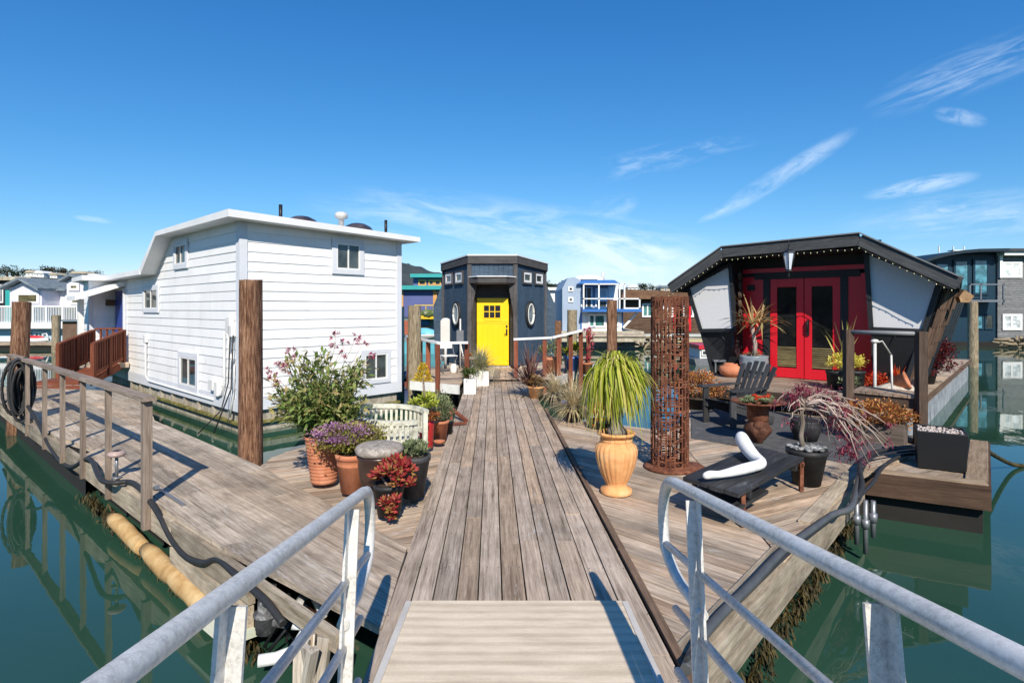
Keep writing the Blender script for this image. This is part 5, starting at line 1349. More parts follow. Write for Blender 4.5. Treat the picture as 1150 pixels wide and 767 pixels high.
for k in range(26):
    a = rnd(1.8, 4.2); R_ = rnd(.2, .34); mb.blade((R_ * .5 * math.cos(a), R_ * .5 * math.sin(a), 1.05), (math.cos(a) * .4, math.sin(a) * .4, -.4), rnd(.35, .6), .012, 1.2, 5, 1.0)
mb.build('foliage', PONY, t)
for lab, loc, m_ in (('small blue glazed pot beside the dry grasses', (1.0, 10.0, 0), mottled('blue glaze', [(.3, (.02, .07, .30)), (.7, (.05, .16, .50))], 5, .3, .05, .002, spec=.6)), ('blue grey bowl left behind the ponytail palm', (1.16, 9.4, 0), M_BGPOT)):
    t = thing('glazed_pot', lab, 'pot', loc); pot(t, basic(.10, .13, .18), m_, .11, .16)
t = thing('potted_succulent', 'small red leaved plant in a dark bowl beside the lattice column', 'potted plant', (1.35, 8.6, 0))
pot(t, basic(.13, .20, .13), M_BPOT, .17, .12); mb = MB(); bushy(mb, (0, 0, .24), (.17, .15, .12), 380, .08, .03, 12, .3, .1, .7); mb.build('foliage', BRED, t)
for lab, loc, m_, fm in (('terracotta pot with a round grey stone and leaves inside the right porch railing', (1.02, 15.1, .1), M_TERRA, GREYG), ('cobalt blue pot with a small yellow bush inside the right porch railing', (1.62, 15.4, .1), mottled('blue glaze', None), YG)):
    t = thing('potted_plant', lab, 'potted plant', loc); pot(t, basic(.17, .23, .42), m_, .2, .4)
    mb = MB(); bushy(mb, (0, 0, .58), (.26, .24, .20), 420, .10, .04, 12, .3, .1, .6); mb.build('foliage', fm, t)
t = thing('potted_plant', 'red flowering climber at the far end of the right porch railing', 'potted plant', (1.95, 14.9, .1))
pot(t, basic(.12, .16, .3), M_TERRA, .14, .28); mb = MB()
for z in (.5, .8, 1.1): bushy(mb, (.05, -.1, z), (.10, .10, .16), 70, .09, .04, 6, .3, .1, .5)
mb.build('foliage', leafm('pink red leaves', [(.45, .03, .06, 1), (.62, .12, .16, 1)]), t)
mb = MB(); stems(mb, (0, 0, .3), [(.05, -.1, 1.2), (.0, -.05, .8)], .01); mb.build('stem', M_STEM, t)

# patio of the red door houseboat ---------------------------------------
t = thing('potted_sedum', 'rust gold bush in a low pot behind the adirondack chair', 'potted plant', (3.40, 10.35, 0))
pot(t, basic(.25, .32, .22), M_BROWN, .28, .2); mb = MB(); tp = bushy(mb, (0, 0, .40), (.52, .40, .26), 2600, .055, .03, 46, .2, .1, .5); mb.build('foliage', GOLD, t)
mb = MB(); stems(mb, (0, 0, .2), tp[:24], .007); mb.build('stem', M_TWIG, t)
t = thing('rusty_urn', 'rusty wide brimmed urn planted with succulents on a carved base', 'planter', at(851, 497, .006))
mb = MB(); mb.lathe([(.12, .30), (.135, .31), (.14, .48), (.15, .505), (.34, .545), (.352, .555), (.34, .565), (.18, .53), (.14, .50)], n=40); mb.build('bowl', M_RUST, t)
mb = MB(); mb.lathe([(.06, .0), (.07, .03), (.10, .06), (.155, .14), (.17, .20), (.14, .26), (.11, .30), (.12, .32)], n=34, flute=lambda w, z: .10 * math.sin(7 * w + z * 30) * (1 if .05 < z < .28 else 0)); mb.ball((-.02, -.10, .24), .085, 10, 7, (1, .8, 1), .06); mb.build('carved_base', mottled('dark rust', [(.3, (.035, .014, .009)), (.55, (.11, .045, .028)), (.75, (.2, .1, .06))], 14, .85, .8, .01), t)
mb = MB()
for k in range(44):
    a = rnd(0, 2 * PI); q = .24 * math.sqrt(RNG.random()); rosette(mb, (q * math.cos(a), q * math.sin(a), .555 + rnd(0, .035)), rnd(.04, .07), 14, (rnd(-.3, .3), rnd(-.4, .2), 1))
mb.build('foliage', GREYG, t)
mb = MB()
for k in range(9):
    a = rnd(0, 2 * PI); q = rnd(.05, .24); rosette(mb, (q * math.cos(a), q * math.sin(a), .60 + rnd(0, .02)), rnd(.03, .05), 12, (rnd(-.3, .3), -.4, 1))
mb.build('red_rosette', BRED, t)
t = thing('potted_maple', 'weeping red japanese maple in a black tapered pot of grey pebbles', 'potted plant', at(906, 543))
pot(t, basic(.13, .195, .36, .012), M_BPOT, .17, .34)
mb = MB()
for k in range(70):
    a = rnd(0, 2 * PI); q = .165 * math.sqrt(RNG.random()); mb.ball((q * math.cos(a), q * math.sin(a), .365 + rnd(0, .02)), rnd(.016, .03), 7, 5, (1.2, 1, .65), .15)
mb.build('pebbles', leafm('grey pebbles', [(.07, .072, .075, 1), (.20, .205, .21, 1), (.38, .38, .38, 1)], 0, .8), t)['kind'] = 'stuff'
mb = MB(); mb.tube([(-.04, 0, .34), (-.06, .0, .50), (-.03, .02, .62), (-.05, .01, .74), (0, 0, .82)], [.028, .024, .022, .02, .018], 9); mb.build('trunk', M_BARK, t)
mb, ml = MB(), MB()
for k in range(54):
    a = rnd(-1.15, 1.25) if RNG.random() < .72 else rnd(0, 2 * PI)
    L_ = rnd(.35, .82); up_ = rnd(.02, .20) ; dirv = V((math.cos(a), math.sin(a) * .7, 0))
    if dirv.x < 0: L_ *= .5
    p0 = V((-.02, 0, .76 + rnd(0, .08))); pts = [p0]
    fall = rnd(.15, .62) * (L_ / .7)
    for j in range(1, 7):
        f = j / 6; pts.append(p0 + dirv * L_ * f + V((rnd(-.025, .025), rnd(-.025, .025), up_ * math.sin(f * PI * .8) - fall * f ** 2.2)))
    mb.tube(pts, [.010 * (1 - i / 7) + .002 for i in range(7)], 5)
    for j in range(2):
        q = pts[RNG.choice((2, 3, 4))]; e = q + V((rnd(-.05, .18), rnd(-.12, .12), rnd(-.26, -.04))); mb.tube([q, q.lerp(e, .5) + V((.02, 0, .03)), e], [.004, .003, .0015], 4)
    if RNG.random() < .9:
        q = pts[RNG.choice((3, 4, 5, 6, 6))]
        for i in range(24): ml.leaf(q + rdir() * rnd(0, .07), rdir(-.5), rnd(.03, .06), .012, .3)
for c in ((-.08, .0, .98), (.02, .02, .95), (.16, .05, .93), (-.16, 0, .90), (.35, .05, .62), (.42, -.05, .42), (.48, .0, .30), (.30, -.1, .36), (.24, .0, .88)):
    for i in range(150): ml.leaf(V(c) + rdir() * rnd(0, .10), rdir(-.3), rnd(.03, .06), .012, .3)
mb.build('branch', M_TWIG, t); ml.build('foliage', MAPLE, t)
t = thing('glazed_pot', 'dark round pot standing on the mat behind the maple', 'pot', at(905, 494, .006)); pot(t, [(.14, 0), (.19, .14), (.20, .22), (.18, .25), (.19, .27), (.165, .27)], M_BPOT, .165, .25)
t = thing('sedum_trough', 'low grey brown trough overflowing with orange gold sedum before the plank step', 'planter', (5.0, 7.72, 0), math.radians(-42))
mb = MB(); mb.box((0, 0, .14), (.56, .30, .28)); mb.build('box', wood('trough boards', (.10, .075, .06), (.26, .21, .18), grain=20), t, bevel=.006)
mb = MB(); tp = bushy(mb, (-.02, -.02, .36), (.50, .32, .20), 3400, .050, .026, 56, .17, .1, .6); mb.build('foliage', GOLD, t)
mb = MB(); stems(mb, (0, 0, .25), tp[:40], .006); mb.build('stem', M_TWIG, t)
t = thing('potted_dracaena', 'blue grey pot holding a bronze strap leaved dracaena beside the red doors', 'potted plant', ML(-.42, .85, .38))
pot(t, [(.13, 0), (.20, .08), (.265, .22), (.285, .34), (.275, .40), (.285, .44), (.28, .46), (.24, .46), (.235, .42)], M_BGPOT, .24, .43)
mb = MB(); mb.tube([(.02, 0, .42), (.03, 0, .70), (-.02, 0, .95), (-.02, 0, 1.10)], [.05, .042, .038, .03], 10); mb.tube([(.0, 0, .88), (.10, 0, 1.0), (.14, 0, 1.12)], [.03, .028, .024], 8); mb.build('trunk', M_TWIG, t)
mb = MB()
for c, n in (((-.02, 0, 1.10), 48), ((.14, 0, 1.12), 34)):
    for k in range(n):
        a = rnd(0, 2 * PI); e = rnd(-.1, 1.3); d = V((math.cos(a) * math.cos(e), math.sin(a) * math.cos(e), math.sin(e))); mb.blade(V(c), d, rnd(.45, .78), rnd(.028, .042), rnd(.5, 1.3), 5)
mb.build('foliage', DRAC, t)
mb = MB(); bushy(mb, (0, 0, .47), (.22, .2, .05), 200, .05, .02, 12, .3, .1, .5); mb.build('lower_foliage', GREYG, t)
t = thing('terracotta_bowl', 'squat orange terracotta bowl on the porch left of the dracaena pot', 'bowl', ML(-.55, 1.27, .38))
mb = MB(); mb.lathe([(.13, 0), (.22, .07), (.245, .15), (.22, .22), (.14, .255), (.15, .28), (.12, .28), (.11, .25)], n=28); mb.build('bowl', mottled('orange clay', [(.3, (.42, .14, .07)), (.6, (.56, .22, .12))], 5, .8, .1, .003), t)
t = thing('small_table', 'low pale table on the porch behind the terracotta bowl', 'table', ML(-.15, 1.62, .38)); mb = MB(); mb.box((0, 0, .30), (.5, .4, .04)); mb.build('tabletop', M_GREYM, t)
for sx in (-.2, .2):
    for sy in (-.15, .15): mb = MB(); mb.box((sx, sy, .14), (.03, .03, .28)); mb.build('leg', M_GREYM, t)
t = thing('potted_flowers', 'dark pots of pale yellow flowers with tall yellow green spikes right of the red doors', 'potted plant', ML(-1.05, -.95, .38))
for dx in (-.15, .16): mb = MB(); mb.lathe(basic(.14, .17, .33), (dx, 0, 0), 24); mb.build('pot', M_BPOT, t)
mb = MB(); bushy(mb, (0, 0, .48), (.36, .26, .15), 1300, .05, .026, 34, .2, .1, .6); mb.build('flower', PALEY, t)
mb = MB()
for k in range(16):
    a = rnd(0, 2 * PI); e = rnd(.95, 1.52); d = V((math.cos(a) * math.cos(e), math.sin(a) * math.cos(e), math.sin(e))); mb.blade((rnd(-.1, .1), rnd(-.1, .1), .42), d, rnd(.55, 1.0), .038, .18, 4)
mb.build('foliage', leafm('spike leaves', [(.36, .36, .08, 1), (.55, .50, .16, 1), (.62, .45, .22, 1)]), t)
t = thing('potted_plant', 'small grey green plant in a black pot at the porch edge', 'potted plant', ML(-1.55, -1.15, .38)); pot(t, basic(.09, .12, .12), M_BPOT, .1, .11); mb = MB(); bushy(mb, (0, 0, .19), (.15, .13, .08), 260, .05, .025, 12, .3, 0, .8); mb.build('foliage', GREYG, t)
t = thing('tilted_pot', 'tipped over terracotta pot beside the tap post', 'pot', ML(-1.0, -1.62, .52), .4)
mb = MB(); mb.lathe(basic(.10, .14, .26), n=22); o = mb.build('pot', M_TERRA, t); o.rotation_euler = (1.2, 0, .5)
t = thing('tap_post', 'grey standpipe tap beside the rocks right of the red doors', 'tap', ML(-1.75, -1.52, .1))
mb = MB(); mb.tube([(0, 0, 0), (0, 0, 1.16)], .024, 8); mb.ball((0, 0, 1.18), .05, 10, 6, (1.3, 1, .7)); mb.tube([(.35, .1, .1), (.33, .1, .95)], .016, 8); mb.tube([(0, 0, 1.15), (.15, .05, 1.18), (.33, .1, .95)], .012, 6); mb.build('pipe', M_GALV, t)
M_ROCK = mottled('pale rock', [(.3, (.22, .18, .13)), (.5, (.46, .41, .34)), (.7, (.62, .58, .51))], 9, .9, .8, .02)
for i, (x, y, z, r, sq, lab) in enumerate(((-1.7, -1.72, .17, .15, (1.3, 1, .8), 'round pale rock nearest the tap post'), (-1.35, -1.80, .22, .20, (1.5, 1, .7), 'flat topped cream rock stacked right of the tap post'), (-1.0, -1.9, .40, .22, (1.7, .9, .7), 'long tan driftwood block behind the rocks'), (-1.9, -1.45, .14, .11, (1, 1, .8), 'small grey rock at the foot of the tap post'))):
    mb = MB(); mb.ball((0, 0, 0), r, 12, 8, sq, .12); o = mb.build('rock', M_ROCK); o.location = ML(x, y, z); tag(o, lab, 'rock', 'rocks beside the tap post'); o.location.x += -.15; o.location.y += .16
t = thing('potted_succulent', 'bright red aloe rosettes in a black pot on the barge edge', 'potted plant', ML(-.30, -1.60, .11))
pot(t, basic(.15, .19, .30), M_BPOT, .16, .28); mb = MB(); tuft(mb, (0, 0, .28), 60, .42, .05, .2, 1.0, .1, 3); mb.build('foliage', BRED, t)
mb = MB(); bushy(mb, (-.30, .1, .34), (.30, .24, .20), 520, .06, .03, 14, .3, .2, .5); mb.build('lower_foliage', BRED, t)
mb = MB(); bushy(mb, (.05, .05, .56), (.06, .06, .06), 60, .05, .03, 4, .3, 0, .8); mb.build('flower', YFL, t)
t = thing('potted_bush', 'dark red leaved bush in a black pot on the barge edge', 'potted plant', ML(3.4, -1.62, .11))
pot(t, basic(.16, .21, .28), M_BPOT, .18, .26); mb = MB(); tp = bushy(mb, (.05, -.02, .62), (.58, .48, .42), 2600, .09, .04, 56, .18, .1, .7); mb.build('foliage', DRED, t)
mb = MB(); stems(mb, (0, 0, .25), tp[:26], .007); mb.build('stem', M_TWIG, t)
t = thing('plastic_pot', 'empty black pot between the red aloe and the dark red bush', 'pot', ML(.15, -1.70, .11)); pot(t, basic(.13, .17, .24), M_BPOT, .14, .22)
# carved timber beak on the far barge piling, and the bottle plant on the post
mb = MB(); p = V((8.2, 10.45, 2.02)); mb.prism([p, p + V((.10, .0, .13)), p + V((.36, .1, .02)), p + V((.24, .06, -.10)), p + V((.03, .0, -.10))], (.05, .16, 0))
tag(mb.build('timber_end', wood('fresh cut timber', (.35, .18, .09), (.62, .40, .22), grain=18), loc=p), 'orange cut timber beam end jutting out at the right of the red door roof', 'beam')
# ------------------------------------------------------------------ houseboats and boats across the water
class Far:
    """boxes of a distant building laid out by the photo's columns and rows at distance Y"""
    def __init__(s, Y): s.Y = Y
    def x(s, px): return (px - CX) / FPX * s.Y
    def z(s, py): return EYE + (CY - py) / FPX * s.Y
    def box(s, mb, a, b, top, bot, y0=0.0, d=.3, var=None):
        mb.obox((s.x(a), s.Y + y0, s.z(bot)), (s.x(b) - s.x(a), 0, 0), (0, d, 0), (0, 0, s.z(top) - s.z(bot)), var)
    def poly(s, mb, pts, y0=0.0, d=.3): mb.prism([(s.x(p), s.Y + y0, s.z(q)) for p, q in pts], (0, d, 0))
    def win(s, par, a, b, top, bot, y0=0.0, fr=None, split=(), pane=None, t=.10, hs=()):
        c = (s.x((a + b) / 2), s.Y + y0, s.z((top + bot) / 2))
        window(par, c, (1, 0, 0), (0, -1, 0), abs(s.x(b) - s.x(a)), abs(s.z(top) - s.z(bot)), 0, t, split, hs, fr or M_SASH, fr or M_SASH, pane or M_PANE)
def part(name, mat, par, fn, **k):
    mb = MB(); fn(mb); return mb.build(name, mat, par, **k)
def base(name, label, cat, Y, group=None):
    t = thing(name, label, cat, (0, 0, 0), 0, group); return t, Far(Y)
M_LILAC = paint('lilac white boards', (.66, .66, .74, 1), .6, .1)
M_SHING = mottled('grey shingles', [(.3, (.10, .13, .15)), (.6, (.19, .23, .26)), (.75, (.28, .31, .33))], 3, .9, .2, .02)
M_TEAL = paint('teal paint', (.035, .34, .33, 1), .5, .1); M_BLUEW = paint('periwinkle boards', (.10, .12, .30, 1), .6, .15, 1)
M_ORANGE = paint('orange trim', (.62, .32, .10, 1), .5, .1); M_BLUE = paint('strong blue paint', (.03, .15, .45, 1), .5, .1)
M_GBLUE = paint('grey blue wall', (.33, .41, .52, 1), .6, .12, .6); M_TEALG = glass('greenish glass', (.05, .16, .15, 1), .08)
M_TAN = mottled('tan stone', [(.3, (.22, .18, .12)), (.5, (.42, .37, .28)), (.7, (.56, .52, .44))], 3, .9, .5, .03)
M_HBLUE = paint('pale blue panel', (.46, .60, .70, 1), .6, .15, .5)

# white cottage far left
t, F = base('white_cottage_houseboat', 'white cottage houseboat with grey shingled gables and a railed deck far left', 'houseboat', 38)
part('wall', M_LILAC, t, lambda m: (F.poly(m, [(11, 345), (47, 345), (47, 325), (27, 316.2), (11, 324)], 0, 6), F.box(m, 47, 68, 324, 345, 1.5, 5), F.poly(m, [(67, 345), (88, 345), (88, 316), (75, 311), (67, 316)], .6, 5)))
def roof3(m):
    for a, b in (((27, 314.6), (4, 325.5)), ((27, 314.6), (49, 326.5))):
        x0, z0, x1, z1 = F.x(a[0]), F.z(a[1]), F.x(b[0]), F.z(b[1])
        m.hex8([V((x0, F.Y - .5, z0)), V((x1, F.Y - .5, z1)), V((x1, F.Y + 6, z1)), V((x0, F.Y + 6, z0))] + [V((x0, F.Y - .5, z0 + .16)), V((x1, F.Y - .5, z1 + .16)), V((x1, F.Y + 6, z1 + .16)), V((x0, F.Y + 6, z0 + .16))])
    for a, b in (((75, 309.6), (62, 316.5)), ((75, 309.6), (92, 317))):
        x0, z0, x1, z1 = F.x(a[0]), F.z(a[1]), F.x(b[0]), F.z(b[1])
        m.hex8([V((x0, F.Y + .2, z0)), V((x1, F.Y + .2, z1)), V((x1, F.Y + 6, z1)), V((x0, F.Y + 6, z0))] + [V((x0, F.Y + .2, z0 + .15)), V((x1, F.Y + .2, z1 + .15)), V((x1, F.Y + 6, z1 + .15)), V((x0, F.Y + 6, z0 + .15))])
    m.hex8([V((F.x(40), F.Y + 1.0, F.z(326))), V((F.x(70), F.Y + 1.0, F.z(326))), V((F.x(70), F.Y + 4, F.z(316))), V((F.x(28), F.Y + 4, F.z(316)))] + [V((F.x(40), F.Y + 1.0, F.z(324.5))), V((F.x(70), F.Y + 1.0, F.z(324.5))), V((F.x(70), F.Y + 4, F.z(314.5))), V((F.x(28), F.Y + 4, F.z(314.5)))])
part('roof', M_SHING, t, roof3)
OLV = glass('olive window', (.10, .09, .045, 1), .1)
F.win(t, 19, 44, 329, 341, -.02, None, (), OLV, .14); F.win(t, 55, 69, 331, 345, 1.45, None, (.5,), M_TEALG, .14); F.win(t, 70, 82, 318, 326, .55, None, (), OLV, .16); F.win(t, 72, 83, 329, 342, .55, None, (), OLV, .14)
part('deck', M_SASH, t, lambda m: F.box(m, -40, 112, 362, 368, -1.8, 8))
part('lower_wall', M_HBLUE, t, lambda m: F.box(m, -40, 100, 368, 386, -1.2, 6))
for a, b in ((5, 16), (36, 52), (56, 66)): F.win(t, a, b, 372, 383, -1.22, None, (.5,), M_TEALG, .1)
def rail_far(m):
    F.box(m, -40, 112, 343.5, 345, -1.7, .08)
    p = -40.0
    while p < 112: F.box(m, p, p + .55, 345, 362, -1.68, .04); p += 1.75
    for p in (-20, 8, 41, 60, 74, 92, 108): F.box(m, p, p + 2, 343, 362, -1.72, .1)
part('railing', M_SASH, t, rail_far)
t, F = base('teal_houseboat', 'dark and teal houseboat behind the far left piling', 'houseboat', 44)
part('wall', M_DARK, t, lambda m: F.box(m, -60, 8, 316, 384, 0, 5)); part('side_panel', M_TEAL, t, lambda m: F.box(m, 6.5, 13, 326, 384, -.05, 4)); part('roof', M_TAN, t, lambda m: F.box(m, -65, 38, 311, 315, -.3, 6))
F.win(t, -3, 4, 320, 340, -.02, M_SASH, (.5,), None, .08)
t, F = base('rowing_shell', 'long slim white rowing shell with a red deck moored at the far left', 'boat', 35)
def shell(m, a, b, zc, r):
    n = 14; pts = [V((F.x(a + (b - a) * k / n), F.Y, zc + .14 * abs(k / n - .5) ** 2)) for k in range(n + 1)]
    m.tube(pts, [max(.03, r * math.sin(PI * (k + .35) / (n + .7)) ** .6) for k in range(n + 1)], 10)
part('hull', M_SASH, t, lambda m: shell(m, -25, 58, -.12, .24)); part('deck', paint('red deck', (.55, .03, .04, 1), .4), t, lambda m: shell(m, 26, 50, .02, .16))
part('outrigger', M_SASH, t, lambda m: m.tube([(F.x(50), F.Y - .2, .25), (F.x(55), F.Y - .2, .30), (F.x(57), F.Y - .1, -.1)], .04, 6))
t, F = base('mooring_dock', 'low dark mooring dock below the white cottage houseboat', 'dock', 33)
part('deck', M_PIER, t, lambda m: F.box(m, -60, 66, 385, 388, 0, 1.4)); part('float', M_UNDER, t, lambda m: F.box(m, -60, 66, 388, 396, .1, 1.2))
t, F = base('boat_shed', 'small dark shed on the dock right of the stubby piling', 'shed', 34)
part('wall', M_DKTRIM, t, lambda m: F.box(m, 70, 92, 361, 384, 0, 2)); part('roof', M_SHING, t, lambda m: F.box(m, 68, 94, 359, 361, -.2, 2.4))

# bright painted houseboat behind the white one
t, F = base('rainbow_houseboat', 'houseboat painted blue, teal and yellow beyond the white houseboat corner', 'houseboat', 30)
part('wall', M_BLUEW, t, lambda m: (F.box(m, 452, 520, 325, 356, 0, 5), F.box(m, 461, 520, 311, 321, .8, 4)))
part('roof', M_TEAL, t, lambda m: (F.box(m, 459, 524, 307, 311, .4, 5), F.box(m, 449, 524, 321, 325.5, -.4, 5)))
part('corner_board', M_ORANGE, t, lambda m: (F.box(m, 451.5, 453, 325.5, 358, -.05, .2), F.box(m, 486.5, 489, 326, 356, -.05, .2), F.box(m, 466, 500, 320, 321, .7, .1)))
for a, b in ((467.5, 476), (479, 485), (486, 493), (495, 503)): F.win(t, a, b, 313.5, 320, .78, M_ORANGE, (), None, .06)
F.win(t, 489, 502, 328, 354, -.02, M_ORANGE, (.5,), None, .08)
part('balcony', paint('yellow beam', (.70, .48, .02, 1), .5), t, lambda m: (F.box(m, 469, 505, 354, 358, -1.0, 1.0), [F.box(m, p, p + .8, 343, 354, -.98, .05) for p in (470, 481, 492, 502)], F.box(m, 469, 505, 342.5, 343.5, -1, .08)))
part('lower_wall', paint('patchwork panel', (.20, .25, .28, 1), .6, .3, 1), t, lambda m: F.box(m, 450, 520, 358, 384, .1, 4.5))
part('red_panel', paint('brick red panel', (.40, .11, .06, 1), .6), t, lambda m: (F.box(m, 469, 482, 366, 371, .03, .1), F.box(m, 449, 468, 360, 376, .03, .1)))
part('blue_panel', M_BLUE, t, lambda m: F.box(m, 470, 482, 359.5, 365.5, .03, .1))
part('hull', paint('turquoise hull', (.12, .45, .55, 1), .5, .2), t, lambda m: F.box(m, 445, 520, 384, 398, -.4, 6))
mb = MB()
for k in range(16): mb.ball((F.x(472 + k * 1.9), F.Y - .9, F.z(352)), rnd(.12, .24), 7, 5, (1, 1, 1), .25)
mb.build('balcony_plants', mottled('balcony green', [(.3, (.03, .06, .02)), (.55, (.12, .16, .06)), (.7, (.45, .42, .35))], 6, .9, .5, .03), t)['kind'] = 'stuff'
for i, (a, b, py, m_, lab) in enumerate(((470, 497, 372.5, paint('sky blue hull', (.18, .52, .68, 1), .35), 'pale blue upturned dinghy below the yellow balcony'), (470, 500, 379, M_SASH, 'white dinghy moored in front of the blue upturned one'), (449, 462, 424, paint('blue dory', (.05, .17, .34, 1), .4), 'dark blue dory lying beside the landing left of the porch railing'))):
    Y = (27, 26, 15.2)[i]; F2 = Far(Y); mb = MB(); n = 10; L_ = (F2.x(b) - F2.x(a)); zc = F2.z(py); vs = []
    for k in range(n + 1):
        f = k / n; w = .42 * math.sin(PI * min(1, f * .75 + .22)) ; 
        for j in range(7):
            th = PI * j / 6; vs.append((F2.x(a) + L_ * f, Y + .3 - w * math.cos(th), zc - .12 + (.30 if i == 0 else .26) * math.sin(th) * (1 if i == 0 else -1) * (.5 + .5 * math.sin(PI * min(1, f + .3))) + (0 if i == 0 else .22)))
    mb.add(vs, [(k * 7 + j, k * 7 + j + 1, k * 7 + 7 + j + 1, k * 7 + 7 + j) for k in range(n) for j in range(6)], smooth=True)
    mb.add([vs[j] for j in range(7)], [tuple(range(7))]); mb.add([vs[n * 7 + j] for j in range(7)], [tuple(range(7))])
    o = mb.build('dinghy', m_); tag(o, lab, 'dinghy', 'dinghies beyond the porch railing')

# blue and white houseboat in the middle distance
t, F = base('blue_white_houseboat', 'blue and white two storey houseboat with a glazed upper porch', 'houseboat', 34)
part('wall', M_GBLUE, t, lambda m: (F.poly(m, [(632, 372), (653, 372), (653, 314), (646, 311), (638, 312), (632, 324)], .3, 6), F.box(m, 653, 699, 319, 348, 1.6, 4.4)))
part('front_wall', M_SASH, t, lambda m: (F.box(m, 653, 700, 350, 372, .25, 5.5), F.box(m, 688, 699, 320, 347, 1.5, .1)))
def arch(m):
    pts = [(644, 318), (646, 311), (655, 308), (667, 306.8), (680, 309), (684, 318)]; F.poly(m, pts, 1.5, 4.5)
part('roof', M_ROOFW, t, arch)
part('porch_roof', M_BLUE, t, lambda m: F.poly(m, [(648, 319), (655, 314.5), (690, 314.5), (697, 319)], .0, 2.2))
part('clerestory', M_DARK, t, lambda m: F.box(m, 655, 675, 312.3, 314, 1.44, .06))
part('deck_band', M_BLUE, t, lambda m: (F.box(m, 653, 718, 347, 350.3, -.6, 5), F.box(m, 652.6, 654, 351, 371, .2, .1), F.box(m, 699.3, 700.6, 351, 371, .2, .1)))
part('porch_frame', M_SASH, t, lambda m: ([F.box(m, p, p + 1.6, 319, 347, -.3, .1) for p in (654, 671, 694, 699.5)], F.box(m, 654, 701, 335, 336.2, -.3, .08), F.box(m, 654, 701, 318.6, 320, -.3, .1), F.box(m, 701, 718, 335, 336.4, -.3, .08), F.box(m, 716.4, 718, 335, 347, -.3, .1), F.box(m, 701, 718, 345.6, 347, -.3, .08)))
part('brace', M_SASH, t, lambda m: m.beam((F.x(700), F.Y + .1, F.z(368)), (F.x(716), F.Y + .1, F.z(351)), .12, .12))
F.win(t, 656, 669, 321, 346, 1.55, M_SASH, (.5,), None, .08); F.win(t, 673, 687, 323, 334, 1.55, M_SASH, (), paint('pale blind', (.6, .62, .64, 1), .6), .08); F.win(t, 673, 687, 336.5, 346, 1.55, M_SASH, (), None, .08)
F.win(t, 661, 681, 352.5, 368, .22, M_SASH, (.36,), M_TEALG, .12); F.win(t, 684, 696, 352.5, 366, .22, M_SASH, (), M_TEALG, .1)
for py in (322, 334, 350): F.win(t, 639, 644, py, py + 5, .28, M_SASH, (), None, .06)
part('flue', M_GALV, t, lambda m: m.tube([(F.x(685), F.Y + 2.6, F.z(316)), (F.x(685), F.Y + 2.6, F.z(302))], .09, 8))
part('hull', M_TAN, t, lambda m: F.box(m, 628, 722, 372, 392, -.3, 7))
t, F = base('white_boathouse', 'plain white boathouse wall between the dark blue houseboat and the blue white one', 'houseboat', 42)
part('wall', M_SASH, t, lambda m: F.box(m, 606, 634, 326, 386, 0, 5)); part('roof', M_ROOFW, t, lambda m: F.box(m, 604, 636, 323, 326, -.3, 6))
t, F = base('brown_dock_shed', 'long low brown roofed dock shed behind the rusty lattice column', 'shed', 46)
part('roof', wood('brown roof', (.10, .05, .03), (.30, .17, .10), grain=8), t, lambda m: (F.poly(m, [(697, 333), (700, 325), (776, 328), (786, 333)], -.4, 8), F.box(m, 697, 788, 333, 336, -.5, 8)))
part('wall', wood('brown wall', (.08, .045, .03), (.24, .15, .10), grain=8), t, lambda m: F.box(m, 700, 800, 336, 381, .3, 6))
for a in (722, 745, 768): F.win(t, a, a + 12, 341, 356, .25, M_SASH, (.5,), M_TEALG, .12)
part('red_panel', M_REDP, t, lambda m: (F.box(m, 772, 777, 341, 372, .2, .1), F.box(m, 757, 761, 341, 372, .2, .1)))
t, F = base('work_boat', 'small white work boat with a red cabin roof beyond the red door houseboat', 'boat', 24)
part('cabin', M_SASH, t, lambda m: F.box(m, 786, 811, 392, 404, 0, 1.6)); part('cabin_roof', paint('boat red', (.55, .03, .05, 1), .4), t, lambda m: F.box(m, 784, 813, 387.5, 392, -.1, 1.8))
for a in (788, 796.5, 804): F.win(t, a, a + 5, 393.5, 399, -.02, M_SASH, (), M_PANE, .03)
part('hull', M_GREYM, t, lambda m: F.poly(m, [(778, 403), (832, 400), (828, 416), (782, 416)], -.2, 2)); part('console', M_GREYM, t, lambda m: F.box(m, 814, 828, 391, 402, .2, .8))
def dock(label, Y, a, b, top, mat):
    t, F = base('floating_dock', label, 'dock', Y, 'floating docks across the water')
    part('deck', mat, t, lambda m: F.box(m, a, b, top, top + 2.2, 0, 1.6)); part('float', M_TAN, t, lambda m: F.box(m, a + .5, b - .5, top + 2.2, top + 8, .1, 1.4))
dock('pale floating dock with weathered planks right of the lattice column', 36, 700, 860, 376, paint('pale dock', (.55, .56, .50, 1), .7, .2)); dock('yellowish floating dock just nearer than the pale one', 31, 755, 850, 382, paint('straw dock', (.56, .46, .25, 1), .7, .2)); dock('brown floating dock in front of the blue and white houseboat', 31.5, 610, 725, 376, M_PIER)
# driftwood under the ends of the far houses
def drift(label, c, n, s_):
    mb = MB()
    for k in range(n):
        p = V(c) + V((rnd(-1, 1) * s_, rnd(-.4, .4) * s_, rnd(-.15, .25) * s_)); d = V((rnd(-1, 1), rnd(-.4, .4), rnd(-.3, .3))); mb.tube([p, p + d * .5 * s_, p + d * s_ + V((0, 0, rnd(-.2, .2) * s_))], [.09 * s_, .08 * s_, .05 * s_], 6)
    o = mb.build('driftwood', M_PILEG, loc=c); o['kind'] = 'stuff'; o['label'] = label
drift('heap of driftwood under the blue white houseboat balcony', (7.6, 33.5, -.2), 22, 1.0); drift('heap of driftwood at the foot of the grey houseboat', (31.5, 34.6, -.25), 26, 1.1)

